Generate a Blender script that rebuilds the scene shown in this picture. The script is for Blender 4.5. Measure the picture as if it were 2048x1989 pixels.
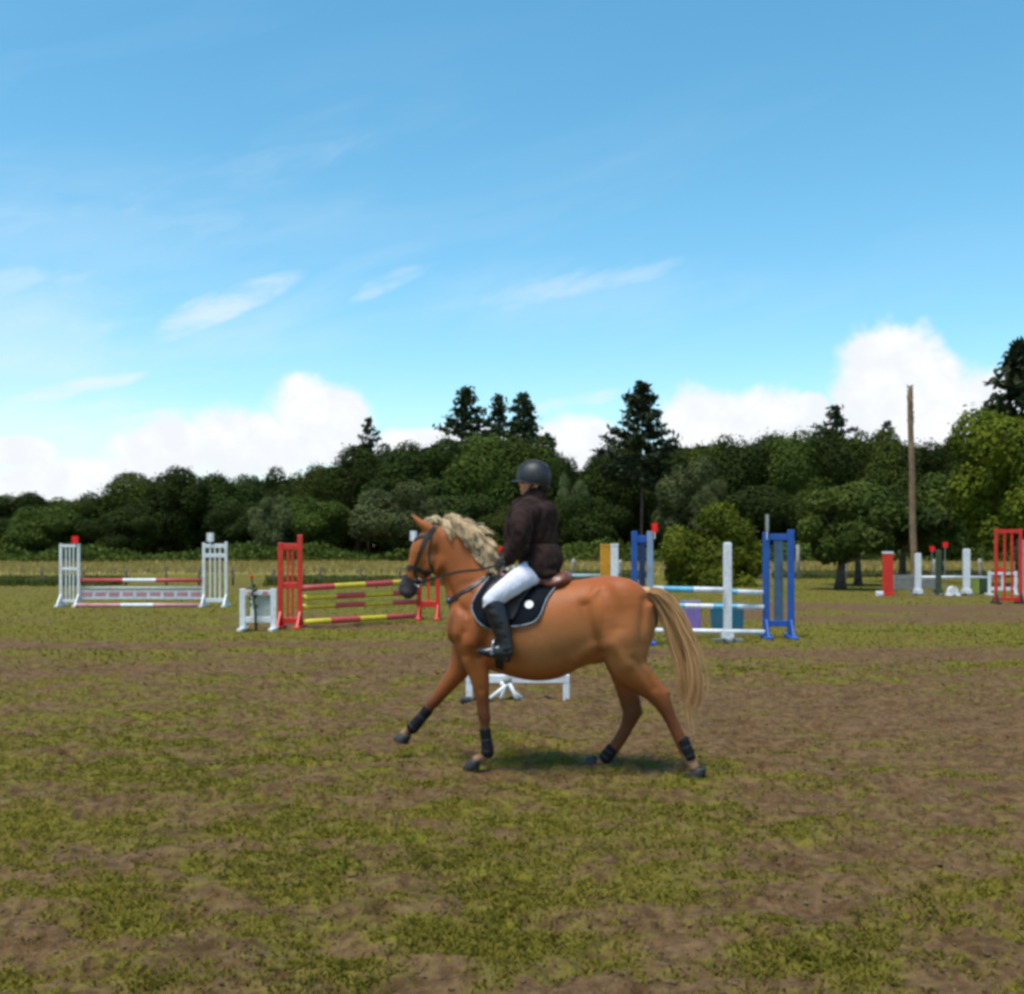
import bpy, bmesh, math, random
import numpy as np
from mathutils import Vector, Matrix
from mathutils.bvhtree import BVHTree

for o in list(bpy.data.objects):
    bpy.data.objects.remove(o)
SC = bpy.context.scene
COL = SC.collection
R = math.radians
rng = np.random.default_rng(11)
random.seed(5)

# ------------------------------------------------------------------ camera
F, CX, HY, CAMH = 2200.0, 1024.0, 1092.0, 1.65      # focal length and horizon row, photograph pixels
cam_d = bpy.data.cameras.new("camera")
cam_d.sensor_fit = 'HORIZONTAL'
cam_d.sensor_width = 36.0
cam_d.lens = F / 2048 * 36
cam_d.shift_y = (HY - 994.5) / 2048
cam_d.clip_start = 0.1
cam_d.clip_end = 5000
cam = bpy.data.objects.new("camera", cam_d)
COL.objects.link(cam)
cam.location = (0, 0, CAMH)
cam.rotation_euler = (R(90), 0, 0)
SC.camera = cam

# ------------------------------------------------------------------ sky, sun, exposure
SUN_DIR = Vector((-0.22, -0.22, 0.95)).normalized()          # towards the sun: high, left, behind the camera
SUN_EL = math.asin(SUN_DIR.z)
SUN_ROT = math.atan2(SUN_DIR.x, SUN_DIR.y)
SKY_STRENGTH, SUN_STRENGTH, SUN_ANGLE, EXPOSURE = 0.088, 2.9, 20.0, 0.72

world = bpy.data.worlds.new("World")
SC.world = world
world.use_nodes = True
NT = world.node_tree
NT.nodes.clear()

class NB:
    """small node-graph helper"""
    def __init__(s, nt): s.nt = nt
    def n(s, t, **kw):
        nd = s.nt.nodes.new(t)
        for k, v in kw.items(): setattr(nd, k, v)
        return nd
    def put(s, sock, v):
        if isinstance(v, bpy.types.NodeSocket): s.nt.links.new(v, sock)
        elif v is not None: sock.default_value = v
    def m(s, op, a, b=None, c=None, clamp=False):
        nd = s.n('ShaderNodeMath', operation=op, use_clamp=clamp)
        s.put(nd.inputs[0], a); s.put(nd.inputs[1], b); s.put(nd.inputs[2], c)
        return nd.outputs[0]
    def mix(s, f, a, b, blend='MIX'):
        nd = s.n('ShaderNodeMix', data_type='RGBA', blend_type=blend)
        s.put(nd.inputs[0], f)
        for i, v in ((6, a), (7, b)):
            if not isinstance(v, bpy.types.NodeSocket): v = (*v[:3], 1)
            s.put(nd.inputs[i], v)
        return nd.outputs[2]
    def step(s, v, lo, hi):
        nd = s.n('ShaderNodeMapRange', interpolation_type='SMOOTHSTEP')
        s.put(nd.inputs[0], v); s.put(nd.inputs[1], lo); s.put(nd.inputs[2], hi)
        return nd.outputs[0]
    def noise(s, vec, scale, detail=5, rough=.55, dist=0.0, lac=2.0):
        nd = s.n('ShaderNodeTexNoise')
        if vec is not None: s.put(nd.inputs['Vector'], vec)
        nd.inputs['Scale'].default_value = scale; nd.inputs['Detail'].default_value = detail
        nd.inputs['Roughness'].default_value = rough; nd.inputs['Distortion'].default_value = dist
        return nd.outputs['Fac']
    def comb(s, x, y, z=0.0):
        nd = s.n('ShaderNodeCombineXYZ')
        s.put(nd.inputs[0], x); s.put(nd.inputs[1], y); s.put(nd.inputs[2], z)
        return nd.outputs[0]

def build_world():
    b = NB(NT)
    sky = b.n('ShaderNodeTexSky')
    sky.sky_type = 'NISHITA'; sky.sun_disc = False
    sky.sun_elevation = SUN_EL; sky.sun_rotation = SUN_ROT
    sky.altitude = 100; sky.air_density = 1.0; sky.dust_density = 0.35; sky.ozone_density = 1.6
    hs = b.n('ShaderNodeHueSaturation')
    hs.inputs['Hue'].default_value = 0.477
    hs.inputs['Saturation'].default_value = 1.25; hs.inputs['Value'].default_value = 1.36
    NT.links.new(sky.outputs[0], hs.inputs['Color'])
    tc = b.n('ShaderNodeTexCoord')
    sp = b.n('ShaderNodeSeparateXYZ'); NT.links.new(tc.outputs['Generated'], sp.inputs[0])
    x, y, z = sp.outputs
    az = b.m('ARCTAN2', x, y); el = b.m('ARCSINE', z)
    # cumulus banks low over the horizon: (column, row, half width, half height) read off the photograph
    blobs = [(640, 862, 115, 105), (520, 905, 165, 88), (310, 900, 105, 70), (180, 965, 200, 48), (45, 905, 60, 34),
             (1835, 795, 175, 128), (1765, 860, 140, 95), (1965, 830, 115, 115), (1400, 850, 130, 95), (1540, 860, 130, 95),
             (1660, 880, 120, 80), (1160, 900, 130, 75), (1620, 815, 45, 35), (900, 900, 200, 50)]
    n1 = b.noise(b.comb(az, el, 0.3), 11, 6, .55)
    n1b = b.noise(b.comb(az, el, 4.3), 34, 5, .6)
    dens = None
    for px, py, rx, ry in blobs:
        a0 = math.atan((px - CX) / F); e0 = math.atan((HY - py) / F * math.cos(a0))
        da = b.m('DIVIDE', b.m('SUBTRACT', az, a0), rx / F); de = b.m('DIVIDE', b.m('SUBTRACT', el, e0), ry / F)
        q = b.m('SUBTRACT', 1.0, b.m('SQRT', b.m('ADD', b.m('MULTIPLY', da, da), b.m('MULTIPLY', de, de))))
        dens = q if dens is None else b.m('MAXIMUM', dens, q)
    side = b.step(b.m('ABSOLUTE', az), .47, .62)              # the same kind of banks carry on all round the horizon
    bank = b.m('SUBTRACT', b.m('MULTIPLY', b.noise(b.comb(az, b.m('MULTIPLY', el, 1.6), 2.0), 4.2, 4, .5), 2.6),
               b.m('ADD', .95, b.m('MULTIPLY', b.m('ABSOLUTE', b.m('SUBTRACT', el, .11)), 5.5)))
    dens = b.m('MAXIMUM', dens, b.m('SUBTRACT', bank, b.m('MULTIPLY', b.m('SUBTRACT', 1.0, side), 3.0)))
    d = b.m('ADD', dens, b.m('ADD', b.m('MULTIPLY', b.m('SUBTRACT', n1, .5), 1.6), b.m('MULTIPLY', b.m('SUBTRACT', n1b, .5), .45)))
    cum = b.m('MULTIPLY', b.step(d, -.03, .34), .98)
    # thin cirrus drawn out along one slanting direction
    def streak(rot, sx, sy, off, lo, hi):
        c, s = math.cos(rot), math.sin(rot)
        u = b.m('ADD', b.m('MULTIPLY', az, c * sx), b.m('MULTIPLY', el, s * sx))
        v = b.m('ADD', b.m('MULTIPLY', az, -s * sy), b.m('MULTIPLY', el, c * sy))
        return b.step(b.noise(b.comb(u, v, off), 1.0, 4, .5, .15), lo, hi)
    c1 = streak(R(17), 5.5, 30, 7.4, .50, .80)
    c2 = streak(R(10), 2.6, 15, 3.1, .46, .82)
    low = b.m('SUBTRACT', 1.0, b.step(el, .16, .46))
    leftside = b.m('SUBTRACT', 1.0, b.m('MULTIPLY', b.step(az, -.25, .35), .72))
    cir = b.m('MULTIPLY', b.m('ADD', b.m('MULTIPLY', c1, .20), b.m('MULTIPLY', c2, .20)), b.m('MULTIPLY', b.m('ADD', .16, b.m('MULTIPLY', low, .7)), leftside))
    # named wisps, broken up by one shared streaky noise
    cw, sw = math.cos(R(15)), math.sin(R(15))
    wn = b.noise(b.comb(b.m('ADD', b.m('MULTIPLY', az, cw * 16), b.m('MULTIPLY', el, sw * 16)), b.m('SUBTRACT', b.m('MULTIPLY', el, cw * 52), b.m('MULTIPLY', az, sw * 52)), 1.7), 1.0, 7, .56, .3)
    wn = b.m('MULTIPLY', b.m('SUBTRACT', wn, .5), 2.3)
    def wisp(px, py, rx, ry, rot, k):
        a0 = math.atan((px - CX) / F); e0 = math.atan((HY - py) / F * math.cos(a0))
        c, s = math.cos(rot), math.sin(rot)
        dx = b.m('SUBTRACT', az, a0); dy = b.m('SUBTRACT', el, e0)
        u = b.m('DIVIDE', b.m('ADD', b.m('MULTIPLY', dx, c), b.m('MULTIPLY', dy, s)), rx / F)
        v = b.m('DIVIDE', b.m('SUBTRACT', b.m('MULTIPLY', dy, c), b.m('MULTIPLY', dx, s)), ry / F)
        q = b.m('SUBTRACT', 1.0, b.m('ADD', b.m('MULTIPLY', u, u), b.m('MULTIPLY', v, v)))
        return b.m('MULTIPLY', b.m('MULTIPLY', b.step(b.m('ADD', b.m('MULTIPLY', q, .6), wn), -.05, .95), b.step(q, 0.0, .7)), k)
    for px, py, rx, ry, k in ((20, 700, 420, 190, .34), (60, 860, 480, 110, .45), (140, 470, 520, 150, .14), (1150, 600, 520, 90, .12)):   # thin veils
        a0 = math.atan((px - CX) / F); e0 = math.atan((HY - py) / F * math.cos(a0))
        u = b.m('DIVIDE', b.m('SUBTRACT', az, a0), rx / F); v = b.m('DIVIDE', b.m('SUBTRACT', el, e0), ry / F)
        q = b.m('SUBTRACT', 1.0, b.m('SQRT', b.m('ADD', b.m('MULTIPLY', u, u), b.m('MULTIPLY', v, v))))
        cir = b.m('MAXIMUM', cir, b.m('MULTIPLY', b.step(b.m('ADD', q, b.m('MULTIPLY', wn, .5)), 0.0, .9), k))
    for args in ((430, 620, 220, 40, R(24), .62), (360, 655, 120, 22, R(24), .5), (150, 775, 230, 26, R(12), .75), (180, 845, 260, 26, R(8), .75), (70, 690, 120, 40, R(4), .5),
                 (780, 565, 110, 26, R(22), .4), (1130, 575, 260, 42, R(10), .36), (1300, 545, 90, 22, R(18), .3), (1140, 808, 130, 22, R(12), .6),
                 (60, 560, 150, 34, R(12), .35), (60, 720, 330, 120, R(8), .42), (40, 860, 380, 90, R(6), .5), (250, 470, 380, 60, R(12), .16), (430, 360, 420, 60, R(16), .12), (150, 420, 260, 50, R(16), .2)):
        cir = b.m('MAXIMUM', cir, wisp(*args))
    shade = b.mix(b.step(b.m('ADD', b.m('MULTIPLY', n1b, .5), b.m('MULTIPLY', b.noise(b.comb(az, el, 9.0), 9, 4), .7)), .5, .8), (6.3, 6.5, 6.85), (7.5, 7.5, 7.5))
    colr = b.mix(b.m('MINIMUM', cir, .85), hs.outputs[0], (6.1, 6.6, 6.9))
    colr = b.mix(cum, colr, shade)
    bg = b.n('ShaderNodeBackground'); bg.inputs['Strength'].default_value = SKY_STRENGTH
    NT.links.new(colr, bg.inputs['Color'])
    out = b.n('ShaderNodeOutputWorld'); NT.links.new(bg.outputs[0], out.inputs['Surface'])
build_world()

sun_d = bpy.data.lights.new("sun", 'SUN')
sun_d.energy = SUN_STRENGTH
sun_d.angle = R(SUN_ANGLE)
sun_d.color = (1.0, 0.955, 0.88)
sun = bpy.data.objects.new("sun", sun_d)
COL.objects.link(sun)
sun.rotation_euler = SUN_DIR.to_track_quat('Z', 'Y').to_euler()

SC.view_settings.view_transform = 'Standard'
SC.view_settings.look = 'None'
SC.view_settings.exposure = EXPOSURE
SC.view_settings.gamma = 1.0
SC.view_settings.use_curve_mapping = False
SC.render.engine = 'CYCLES'
SC.cycles.use_denoising = True
SC.cycles.use_adaptive_sampling = True
SC.cycles.adaptive_threshold = 0.03
SC.cycles.pixel_filter_type = 'BLACKMAN_HARRIS'
SC.cycles.filter_width = 3.3
SC.cycles.max_bounces = 4
SC.cycles.diffuse_bounces = 2
SC.cycles.transparent_max_bounces = 4

# ------------------------------------------------------------------ helpers
def tag(o, label=None, cat=None, group=None, kind=None):
    for k, v in (("label", label), ("category", cat), ("group", group), ("kind", kind)):
        if v: o[k] = v
    return o

MW = {}                                                         # world matrix of each object as it is built
def empty(name, loc=(0, 0, 0), rz=0.0):
    o = bpy.data.objects.new(name, None)
    COL.objects.link(o)
    o.empty_display_size = .2
    o.location = loc
    o.rotation_euler = (0, 0, rz)
    MW[o.name] = Matrix.LocRotScale(Vector(loc), o.rotation_euler, None)
    return o

def link_mesh(name, me, parent=None, world=False):
    """world=True: the mesh is written in world coordinates; otherwise in its parent's frame"""
    o = bpy.data.objects.new(name, me)
    COL.objects.link(o)
    P = Matrix.Identity(4) if parent is None else MW[parent.name]
    if parent is not None:
        o.parent = parent
        o.matrix_parent_inverse = P.inverted() if world else Matrix.Identity(4)
    MW[o.name] = Matrix.Identity(4) if world else P.copy()
    return o

def np_mesh(name, verts, faces, mats=(), smooth=False, mat_idx=None):
    """faces: (n,k) integer array of equal-sided faces, or a list of tuples"""
    me = bpy.data.meshes.new(name)
    verts = np.asarray(verts, dtype=np.float32)
    if isinstance(faces, np.ndarray):
        n, k = faces.shape
        me.vertices.add(len(verts)); me.vertices.foreach_set("co", verts.ravel())
        me.loops.add(n * k); me.loops.foreach_set("vertex_index", faces.astype(np.int32).ravel())
        me.polygons.add(n)
        me.polygons.foreach_set("loop_start", np.arange(0, n * k, k, dtype=np.int32))
        try: me.polygons.foreach_set("loop_total", np.full(n, k, dtype=np.int32))
        except Exception: pass
        if mat_idx is not None: me.polygons.foreach_set("material_index", np.asarray(mat_idx, dtype=np.int32))
        me.polygons.foreach_set("use_smooth", np.full(n, smooth, dtype=bool))
        me.update(calc_edges=True)
    else:
        me.from_pydata([tuple(v) for v in verts], [], [tuple(f) for f in faces])
        if mat_idx is not None: me.polygons.foreach_set("material_index", np.asarray(mat_idx, dtype=np.int32))
        me.polygons.foreach_set("use_smooth", np.full(len(me.polygons), smooth, dtype=bool))
        me.update()
    for m in mats: me.materials.append(m)
    return me

class MB:
    """collects simple solids in a thing's local frame and builds ONE mesh object"""
    def __init__(s): s.v, s.f, s.mi, s.sm = [], [], [], False
    def add(s, vs, fs, mi=0):
        k = len(s.v); s.v += [tuple(v) for v in vs]; s.f += [tuple(i + k for i in f) for f in fs]; s.mi += [mi] * len(fs)
        return s
    def box(s, x0, x1, y0, y1, z0, z1, mi=0, bev=.006):
        b = min(bev, (x1 - x0) * .3, (y1 - y0) * .3, (z1 - z0) * .3)
        X, Y, Z = (x0, x1), (y0, y1), (z0, z1)
        vs, idx = [], {}
        for i in (0, 1):
            for j in (0, 1):
                for k in (0, 1):
                    sx, sy, sz = (b, -b)[i], (b, -b)[j], (b, -b)[k]
                    for a, d in enumerate(((0, sy, sz), (sx, 0, sz), (sx, sy, 0))):
                        idx[i, j, k, a] = len(vs); vs.append((X[i] + d[0], Y[j] + d[1], Z[k] + d[2]))
        g = lambda *a: idx[a]
        fs = []
        for i in (0, 1):
            q = [g(i, 0, 0, 0), g(i, 0, 1, 0), g(i, 1, 1, 0), g(i, 1, 0, 0)]; fs.append(q if i == 0 else q[::-1])
            q = [g(0, i, 0, 1), g(1, i, 0, 1), g(1, i, 1, 1), g(0, i, 1, 1)]; fs.append(q if i == 0 else q[::-1])
            q = [g(0, 0, i, 2), g(0, 1, i, 2), g(1, 1, i, 2), g(1, 0, i, 2)]; fs.append(q if i == 0 else q[::-1])
        for i in (0, 1):
            for j in (0, 1):
                fs.append([g(i, j, 0, 0), g(i, j, 1, 0), g(i, j, 1, 1), g(i, j, 0, 1)])
                fs.append([g(i, 0, j, 0), g(i, 1, j, 0), g(i, 1, j, 2), g(i, 0, j, 2)])
                fs.append([g(0, i, j, 1), g(1, i, j, 1), g(1, i, j, 2), g(0, i, j, 2)])
                for k in (0, 1): fs.append([g(i, j, k, 0), g(i, j, k, 1), g(i, j, k, 2)])
        return s.add(vs, fs, mi)
    def tube(s, pts, rad, n=10, mi=0, caps=True):
        pts = [Vector(p) for p in pts]
        if not hasattr(rad, '__len__'): rad = [rad] * len(pts)
        vs, fs = [], []
        for i, p in enumerate(pts):
            t = (pts[min(i + 1, len(pts) - 1)] - pts[max(i - 1, 0)]).normalized()
            a = t.cross(Vector((0, 0, 1)) if abs(t.z) < .95 else Vector((1, 0, 0))).normalized(); b_ = t.cross(a)
            for k in range(n):
                th = 2 * math.pi * k / n
                vs.append(p + (a * math.cos(th) + b_ * math.sin(th)) * rad[i])
        for i in range(len(pts) - 1):
            for k in range(n):
                fs.append((i * n + k, i * n + (k + 1) % n, (i + 1) * n + (k + 1) % n, (i + 1) * n + k))
        if caps: fs += [tuple(range(n))[::-1], tuple((len(pts) - 1) * n + k for k in range(n))]
        mis = mi if hasattr(mi, '__len__') else None
        if mis is None: return s.add(vs, fs, mi)
        s.add(vs, fs, 0)
        base = len(s.mi) - len(fs)
        for i in range(len(pts) - 1):
            for k in range(n): s.mi[base + i * n + k] = mis[i]
        if caps: s.mi[-2], s.mi[-1] = mis[0], mis[-1]
        return s
    def build(s, name, mats, parent=None, smooth=False, world=False):
        if not isinstance(mats, (list, tuple)): mats = [mats]
        me = np_mesh(name, s.v, s.f, mats, smooth, s.mi)
        bm = bmesh.new(); bm.from_mesh(me); bmesh.ops.recalc_face_normals(bm, faces=bm.faces[:]); bm.to_mesh(me); bm.free()
        return link_mesh(name, me, parent, world)

def at(px, py, Y):
    """world point seen at photograph pixel (px, py) at depth Y"""
    return Vector(((px - CX) * Y / F, Y, CAMH - (py - HY) * Y / F))
def depth_of(base_row): return F * CAMH / (base_row - HY)

# ------------------------------------------------------------------ noise in numpy
def vnoise(x, y, seed=0):
    ix = np.floor(x).astype(np.int64); iy = np.floor(y).astype(np.int64)
    fx, fy = x - ix, y - iy
    fx = fx * fx * (3 - 2 * fx); fy = fy * fy * (3 - 2 * fy)
    def h(a, c):
        n = (a * 374761393 + c * 668265263 + seed * 974634777) & 0xffffffff
        n = ((n ^ (n >> 13)) * 1274126177) & 0xffffffff
        n = n ^ (n >> 16)
        return (n & 0xffff) / 65535.0
    return (h(ix, iy) * (1 - fx) + h(ix + 1, iy) * fx) * (1 - fy) + (h(ix, iy + 1) * (1 - fx) + h(ix + 1, iy + 1) * fx) * fy
def fbm(x, y, seed=0, oct=4, gain=.5):
    s, a, t = 0, 1.0, 0
    for i in range(oct):
        s = s + a * vnoise(x * 2 ** i + 17.3 * i, y * 2 ** i - 9.1 * i, seed + i); t += a; a *= gain
    return s / t

# ------------------------------------------------------------------ materials
MATS = {}
def mat(name, col, rough=.6, var=.12, scale=6, bump=.0, bscale=60, spec=.4, dirt=None, sheen=0, metal=0):
    """painted / fabric / wood surface: base colour with uneven wear, optional dirt colour, fine relief"""
    if name in MATS: return MATS[name]
    m = bpy.data.materials.new(name); m.use_nodes = True
    nt = m.node_tree; b = NB(nt); p = nt.nodes['Principled BSDF']
    tc = b.n('ShaderNodeTexCoord')
    n = b.noise(tc.outputs['Object'], scale, 6, .6)
    dark = tuple(c * (1 - var * 1.6) for c in col); lite = tuple(min(1, c * (1 + var)) for c in col)
    c = b.mix(b.step(n, .3, .7), dark, lite)
    if dirt:
        n2 = b.noise(tc.outputs['Object'], scale * 2.7, 8, .68)
        c = b.mix(b.m('MULTIPLY', b.step(n2, .44, .70), dirt[3]), c, dirt[:3])
    nt.links.new(c, p.inputs['Base Color'])
    b.put(p.inputs['Roughness'], b.m('ADD', rough - .08, b.m('MULTIPLY', n, .16)))
    p.inputs['Specular IOR Level'].default_value = spec
    p.inputs['Metallic'].default_value = metal
    if sheen: p.inputs['Sheen Weight'].default_value = sheen
    if bump:
        bn = b.n('ShaderNodeBump'); bn.inputs['Strength'].default_value = bump; bn.inputs['Distance'].default_value = .01
        nt.links.new(b.noise(tc.outputs['Object'], bscale, 5, .6), bn.inputs['Height'])
        nt.links.new(bn.outputs[0], p.inputs['Normal'])
    MATS[name] = m
    return m

def leaf_mat(name, dark, lite, trans=.25, hue_var=.0):
    """foliage: each leaf clump gets its own tone between two real leaf colours"""
    if name in MATS: return MATS[name]
    m = bpy.data.materials.new(name); m.use_nodes = True
    nt = m.node_tree; b = NB(nt); p = nt.nodes['Principled BSDF']
    g = b.n('ShaderNodeNewGeometry'); oi = b.n('ShaderNodeObjectInfo'); tc = b.n('ShaderNodeTexCoord')
    n = b.noise(tc.outputs['Object'], .55, 3, .5)
    f = b.m('ADD', b.m('MULTIPLY', g.outputs['Random Per Island'], .38), b.m('MULTIPLY', b.step(n, .35, .68), .6))
    c = b.mix(b.m('MINIMUM', f, 1.0), dark, lite)
    k = b.m('ADD', .78, b.m('MULTIPLY', oi.outputs['Random'], .44))
    hs = b.n('ShaderNodeHueSaturation')
    nt.links.new(c, hs.inputs['Color']); nt.links.new(k, hs.inputs['Value'])
    b.put(hs.inputs['Hue'], b.m('ADD', .488, b.m('MULTIPLY', oi.outputs['Random'], .02)))
    nt.links.new(hs.outputs[0], p.inputs['Base Color'])
    p.inputs['Roughness'].default_value = .75
    p.inputs['Specular IOR Level'].default_value = .06
    tr = b.n('ShaderNodeBsdfTranslucent'); nt.links.new(hs.outputs[0], tr.inputs['Color'])
    mx = b.n('ShaderNodeMixShader'); mx.inputs[0].default_value = trans
    nt.links.new(p.outputs[0], mx.inputs[1]); nt.links.new(tr.outputs[0], mx.inputs[2])
    nt.links.new(mx.outputs[0], nt.nodes['Material Output'].inputs['Surface'])
    MATS[name] = m
    return m

def attr_mat(name, attr, rough=.55, spec=.3, sheen=.0, bump=.12, bscale=220, var=.16, vscale=9):
    m = bpy.data.materials.new(name); m.use_nodes = True
    nt = m.node_tree; b = NB(nt); p = nt.nodes['Principled BSDF']
    at_ = b.n('ShaderNodeAttribute'); at_.attribute_name = attr
    tc = b.n('ShaderNodeTexCoord')
    n = b.noise(tc.outputs['Object'], vscale, 6, .6)
    mp = b.n('ShaderNodeMapping'); mp.inputs['Scale'].default_value = (1, 1, .35); nt.links.new(tc.outputs['Object'], mp.inputs['Vector'])
    n2 = b.noise(mp.outputs[0], 70, 4, .6)                      # lie of the hair
    hs = b.n('ShaderNodeHueSaturation'); nt.links.new(at_.outputs['Color'], hs.inputs['Color'])
    b.put(hs.inputs['Value'], b.m('ADD', 1 - var - .14, b.m('ADD', b.m('MULTIPLY', n, 2 * var), b.m('MULTIPLY', n2, .28))))
    nt.links.new(hs.outputs[0], p.inputs['Base Color'])
    p.inputs['Roughness'].default_value = rough; p.inputs['Specular IOR Level'].default_value = spec
    p.inputs['Sheen Weight'].default_value = sheen
    if bump:
        bn = b.n('ShaderNodeBump'); bn.inputs['Strength'].default_value = bump; bn.inputs['Distance'].default_value = .01
        nt.links.new(b.noise(tc.outputs['Object'], bscale, 3, .6), bn.inputs['Height']); nt.links.new(bn.outputs[0], p.inputs['Normal'])
    MATS[name] = m
    return m

DIRT = (.16, .12, .07, .45)
WHITE = mat('white_paint', (.74, .75, .77), .5, .06, 5, dirt=(.36, .33, .26, .5))
RED = mat('red_paint', (.66, .028, .015), .45, .10, 5, dirt=(.3, .05, .03, .5))
BLUE = mat('blue_paint', (.012, .085, .36), .45, .10, 5, dirt=(.05, .09, .2, .5))
YELLOW = mat('yellow_paint', (.60, .47, .02), .5, .10, 5, dirt=(.34, .27, .08, .5))
POLERED = mat('faded_red_paint', (.52, .055, .06), .5, .12, 5, dirt=(.3, .12, .1, .5))
PINK = mat('faded_pink_paint', (.56, .24, .26), .55, .12, 6, dirt=(.5, .42, .38, .5))
SKYBLUE = mat('light_blue_paint', (.14, .46, .66), .5, .08, 5, dirt=DIRT)
PURPLE = mat('purple_board', (.25, .17, .49), .5, .08, 4, dirt=DIRT)
TEAL = mat('teal_board', (.012, .12, .20), .5, .08, 4, dirt=DIRT)
ORANGE = mat('orange_paint', (.62, .27, .01), .5, .08, 4, dirt=DIRT)
GREENP = mat('dark_green_paint', (.03, .06, .025), .6, .1, 4, dirt=DIRT)
LIME = mat('yellow_green_board', (.30, .36, .05), .6, .1, 4, dirt=DIRT)
GREY = mat('weathered_grey_board', (.22, .23, .22), .75, .15, 5, dirt=DIRT)
FLAGRED = mat('red_flag_cloth', (.85, .015, .01), .7, .05, 8)
RUBBER = mat('dark_rubber', (.025, .025, .03), .7, .2, 12)
TIMBER = mat('weathered_fence_timber', (.17, .125, .085), .85, .25, 9, bump=.5, bscale=40)
PALEWOOD = mat('pale_grey_post_wood', (.33, .30, .27), .85, .2, 9, bump=.5, bscale=40)
BARK = mat('tree_bark', (.075, .058, .045), .9, .3, 5, bump=.8, bscale=18)
PINEBARK = mat('pine_bark', (.12, .09, .075), .9, .3, 3, bump=.8, bscale=12)
POLEWOOD = mat('telegraph_pole_wood', (.22, .135, .075), .85, .25, 3, bump=.5, bscale=30, dirt=(.09, .08, .05, .6))
WIRE = mat('fence_tape', (.16, .15, .11), .6, .1, 9)

# ------------------------------------------------------------------ the ground: one sheet, fine near the camera
def grass_amount(x, y):
    """0 bare trampled earth .. 1 turf"""
    big = fbm(x * .22 + 3.1, y * .16 + 1.7, 3, 4)
    mid = fbm(x * .65, y * 1.1, 9, 4)
    fine = fbm(x * 3.0, y * 4.6, 21, 4, .66)
    band = fbm(x * .05, y * .55, 33, 3)
    # the trodden track: mostly earth on the right behind the horse, turf towards the jumps
    tread = .20 * np.exp(-((y - 11.2) / 3.4) ** 2) * (.65 + .5 / (1 + np.exp(-(x - .8) * 1.2)))
    tread = tread + .14 / (1 + np.exp(-(x - 1.6) * 1.3)) * np.exp(-((y - 6.5) / 3.5) ** 2)
    far = np.clip((y - 15) / 6, 0, 1)
    g = .50 + .36 * (big - .5) + .42 * (mid - .5) + 1.15 * (fine - .5) * (1 - .45 * far) - tread + .20 * far + .40 * far * (band - .5)
    # brown wear lines between the jumps
    for yc, w, k, xc, xw in ((18.4, .6, .7, -8, 7.5), (16.3, .6, .5, -1.5, 3.2), (29.2, 1.9, .75, 12, 9), (25.0, 1.3, .4, 9, 6), (22.4, .8, .6, -4, 3.2), (16.6, .9, .45, 6, 5), (14.6, .6, .35, -5, 4)):
        g = g - k * np.exp(-((y - yc - 2.2 * w * (fbm(x * .35 + yc, x * 0 + yc, 57, 3) - .5)) / w) ** 2) * np.exp(-((x - xc) / xw) ** 4) * (.5 + fbm(x * 1.1, y * 1.4, 51, 3))
    return g

def hoof_prints(x, y, cell=.30, seed=7, share=.55):
    """churned hoof prints: a bowl with a raised rim in some cells of a jittered grid"""
    cx, cy = np.floor(x / cell).astype(np.int64), np.floor(y / cell).astype(np.int64); out = np.zeros_like(x, dtype=float)
    def hs(a, c, k):
        n = (a * 374761393 + c * 668265263 + (seed + k) * 974634777) & 0xffffffff
        n = ((n ^ (n >> 13)) * 1274126177) & 0xffffffff
        return ((n ^ (n >> 16)) & 0xffff) / 65535.0
    for i in (-1, 0, 1):
        for j in (-1, 0, 1):
            a, c = cx + i, cy + j
            px_, py_ = (a + hs(a, c, 0)) * cell, (c + hs(a, c, 1)) * cell; rad = .035 + .03 * hs(a, c, 2)
            d = np.sqrt((x - px_) ** 2 + ((y - py_) * .85) ** 2) / rad
            out += np.where(hs(a, c, 3) < share, -np.exp(-d ** 4) + .35 * np.exp(-((d - 1.35) / .3) ** 2), 0)
    return out
def ground_height(x, y):
    near = np.clip(1.25 - np.abs(y - 9) / 26, .12, 1)
    clod = fbm(x * 5.5, y * 5.5, 61, 4, .6) - .5
    lump = fbm(x * 1.3, y * 1.3, 71, 3) - .5
    prints = np.clip(.34 - fbm(x * 3.1 + 4, y * 3.1, 81, 2), 0, 1)
    return near * (.105 * clod + .05 * lump - .30 * prints + .042 * hoof_prints(x, y)) * np.where((y > 2) & (y < 60), 1, 0)

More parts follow.
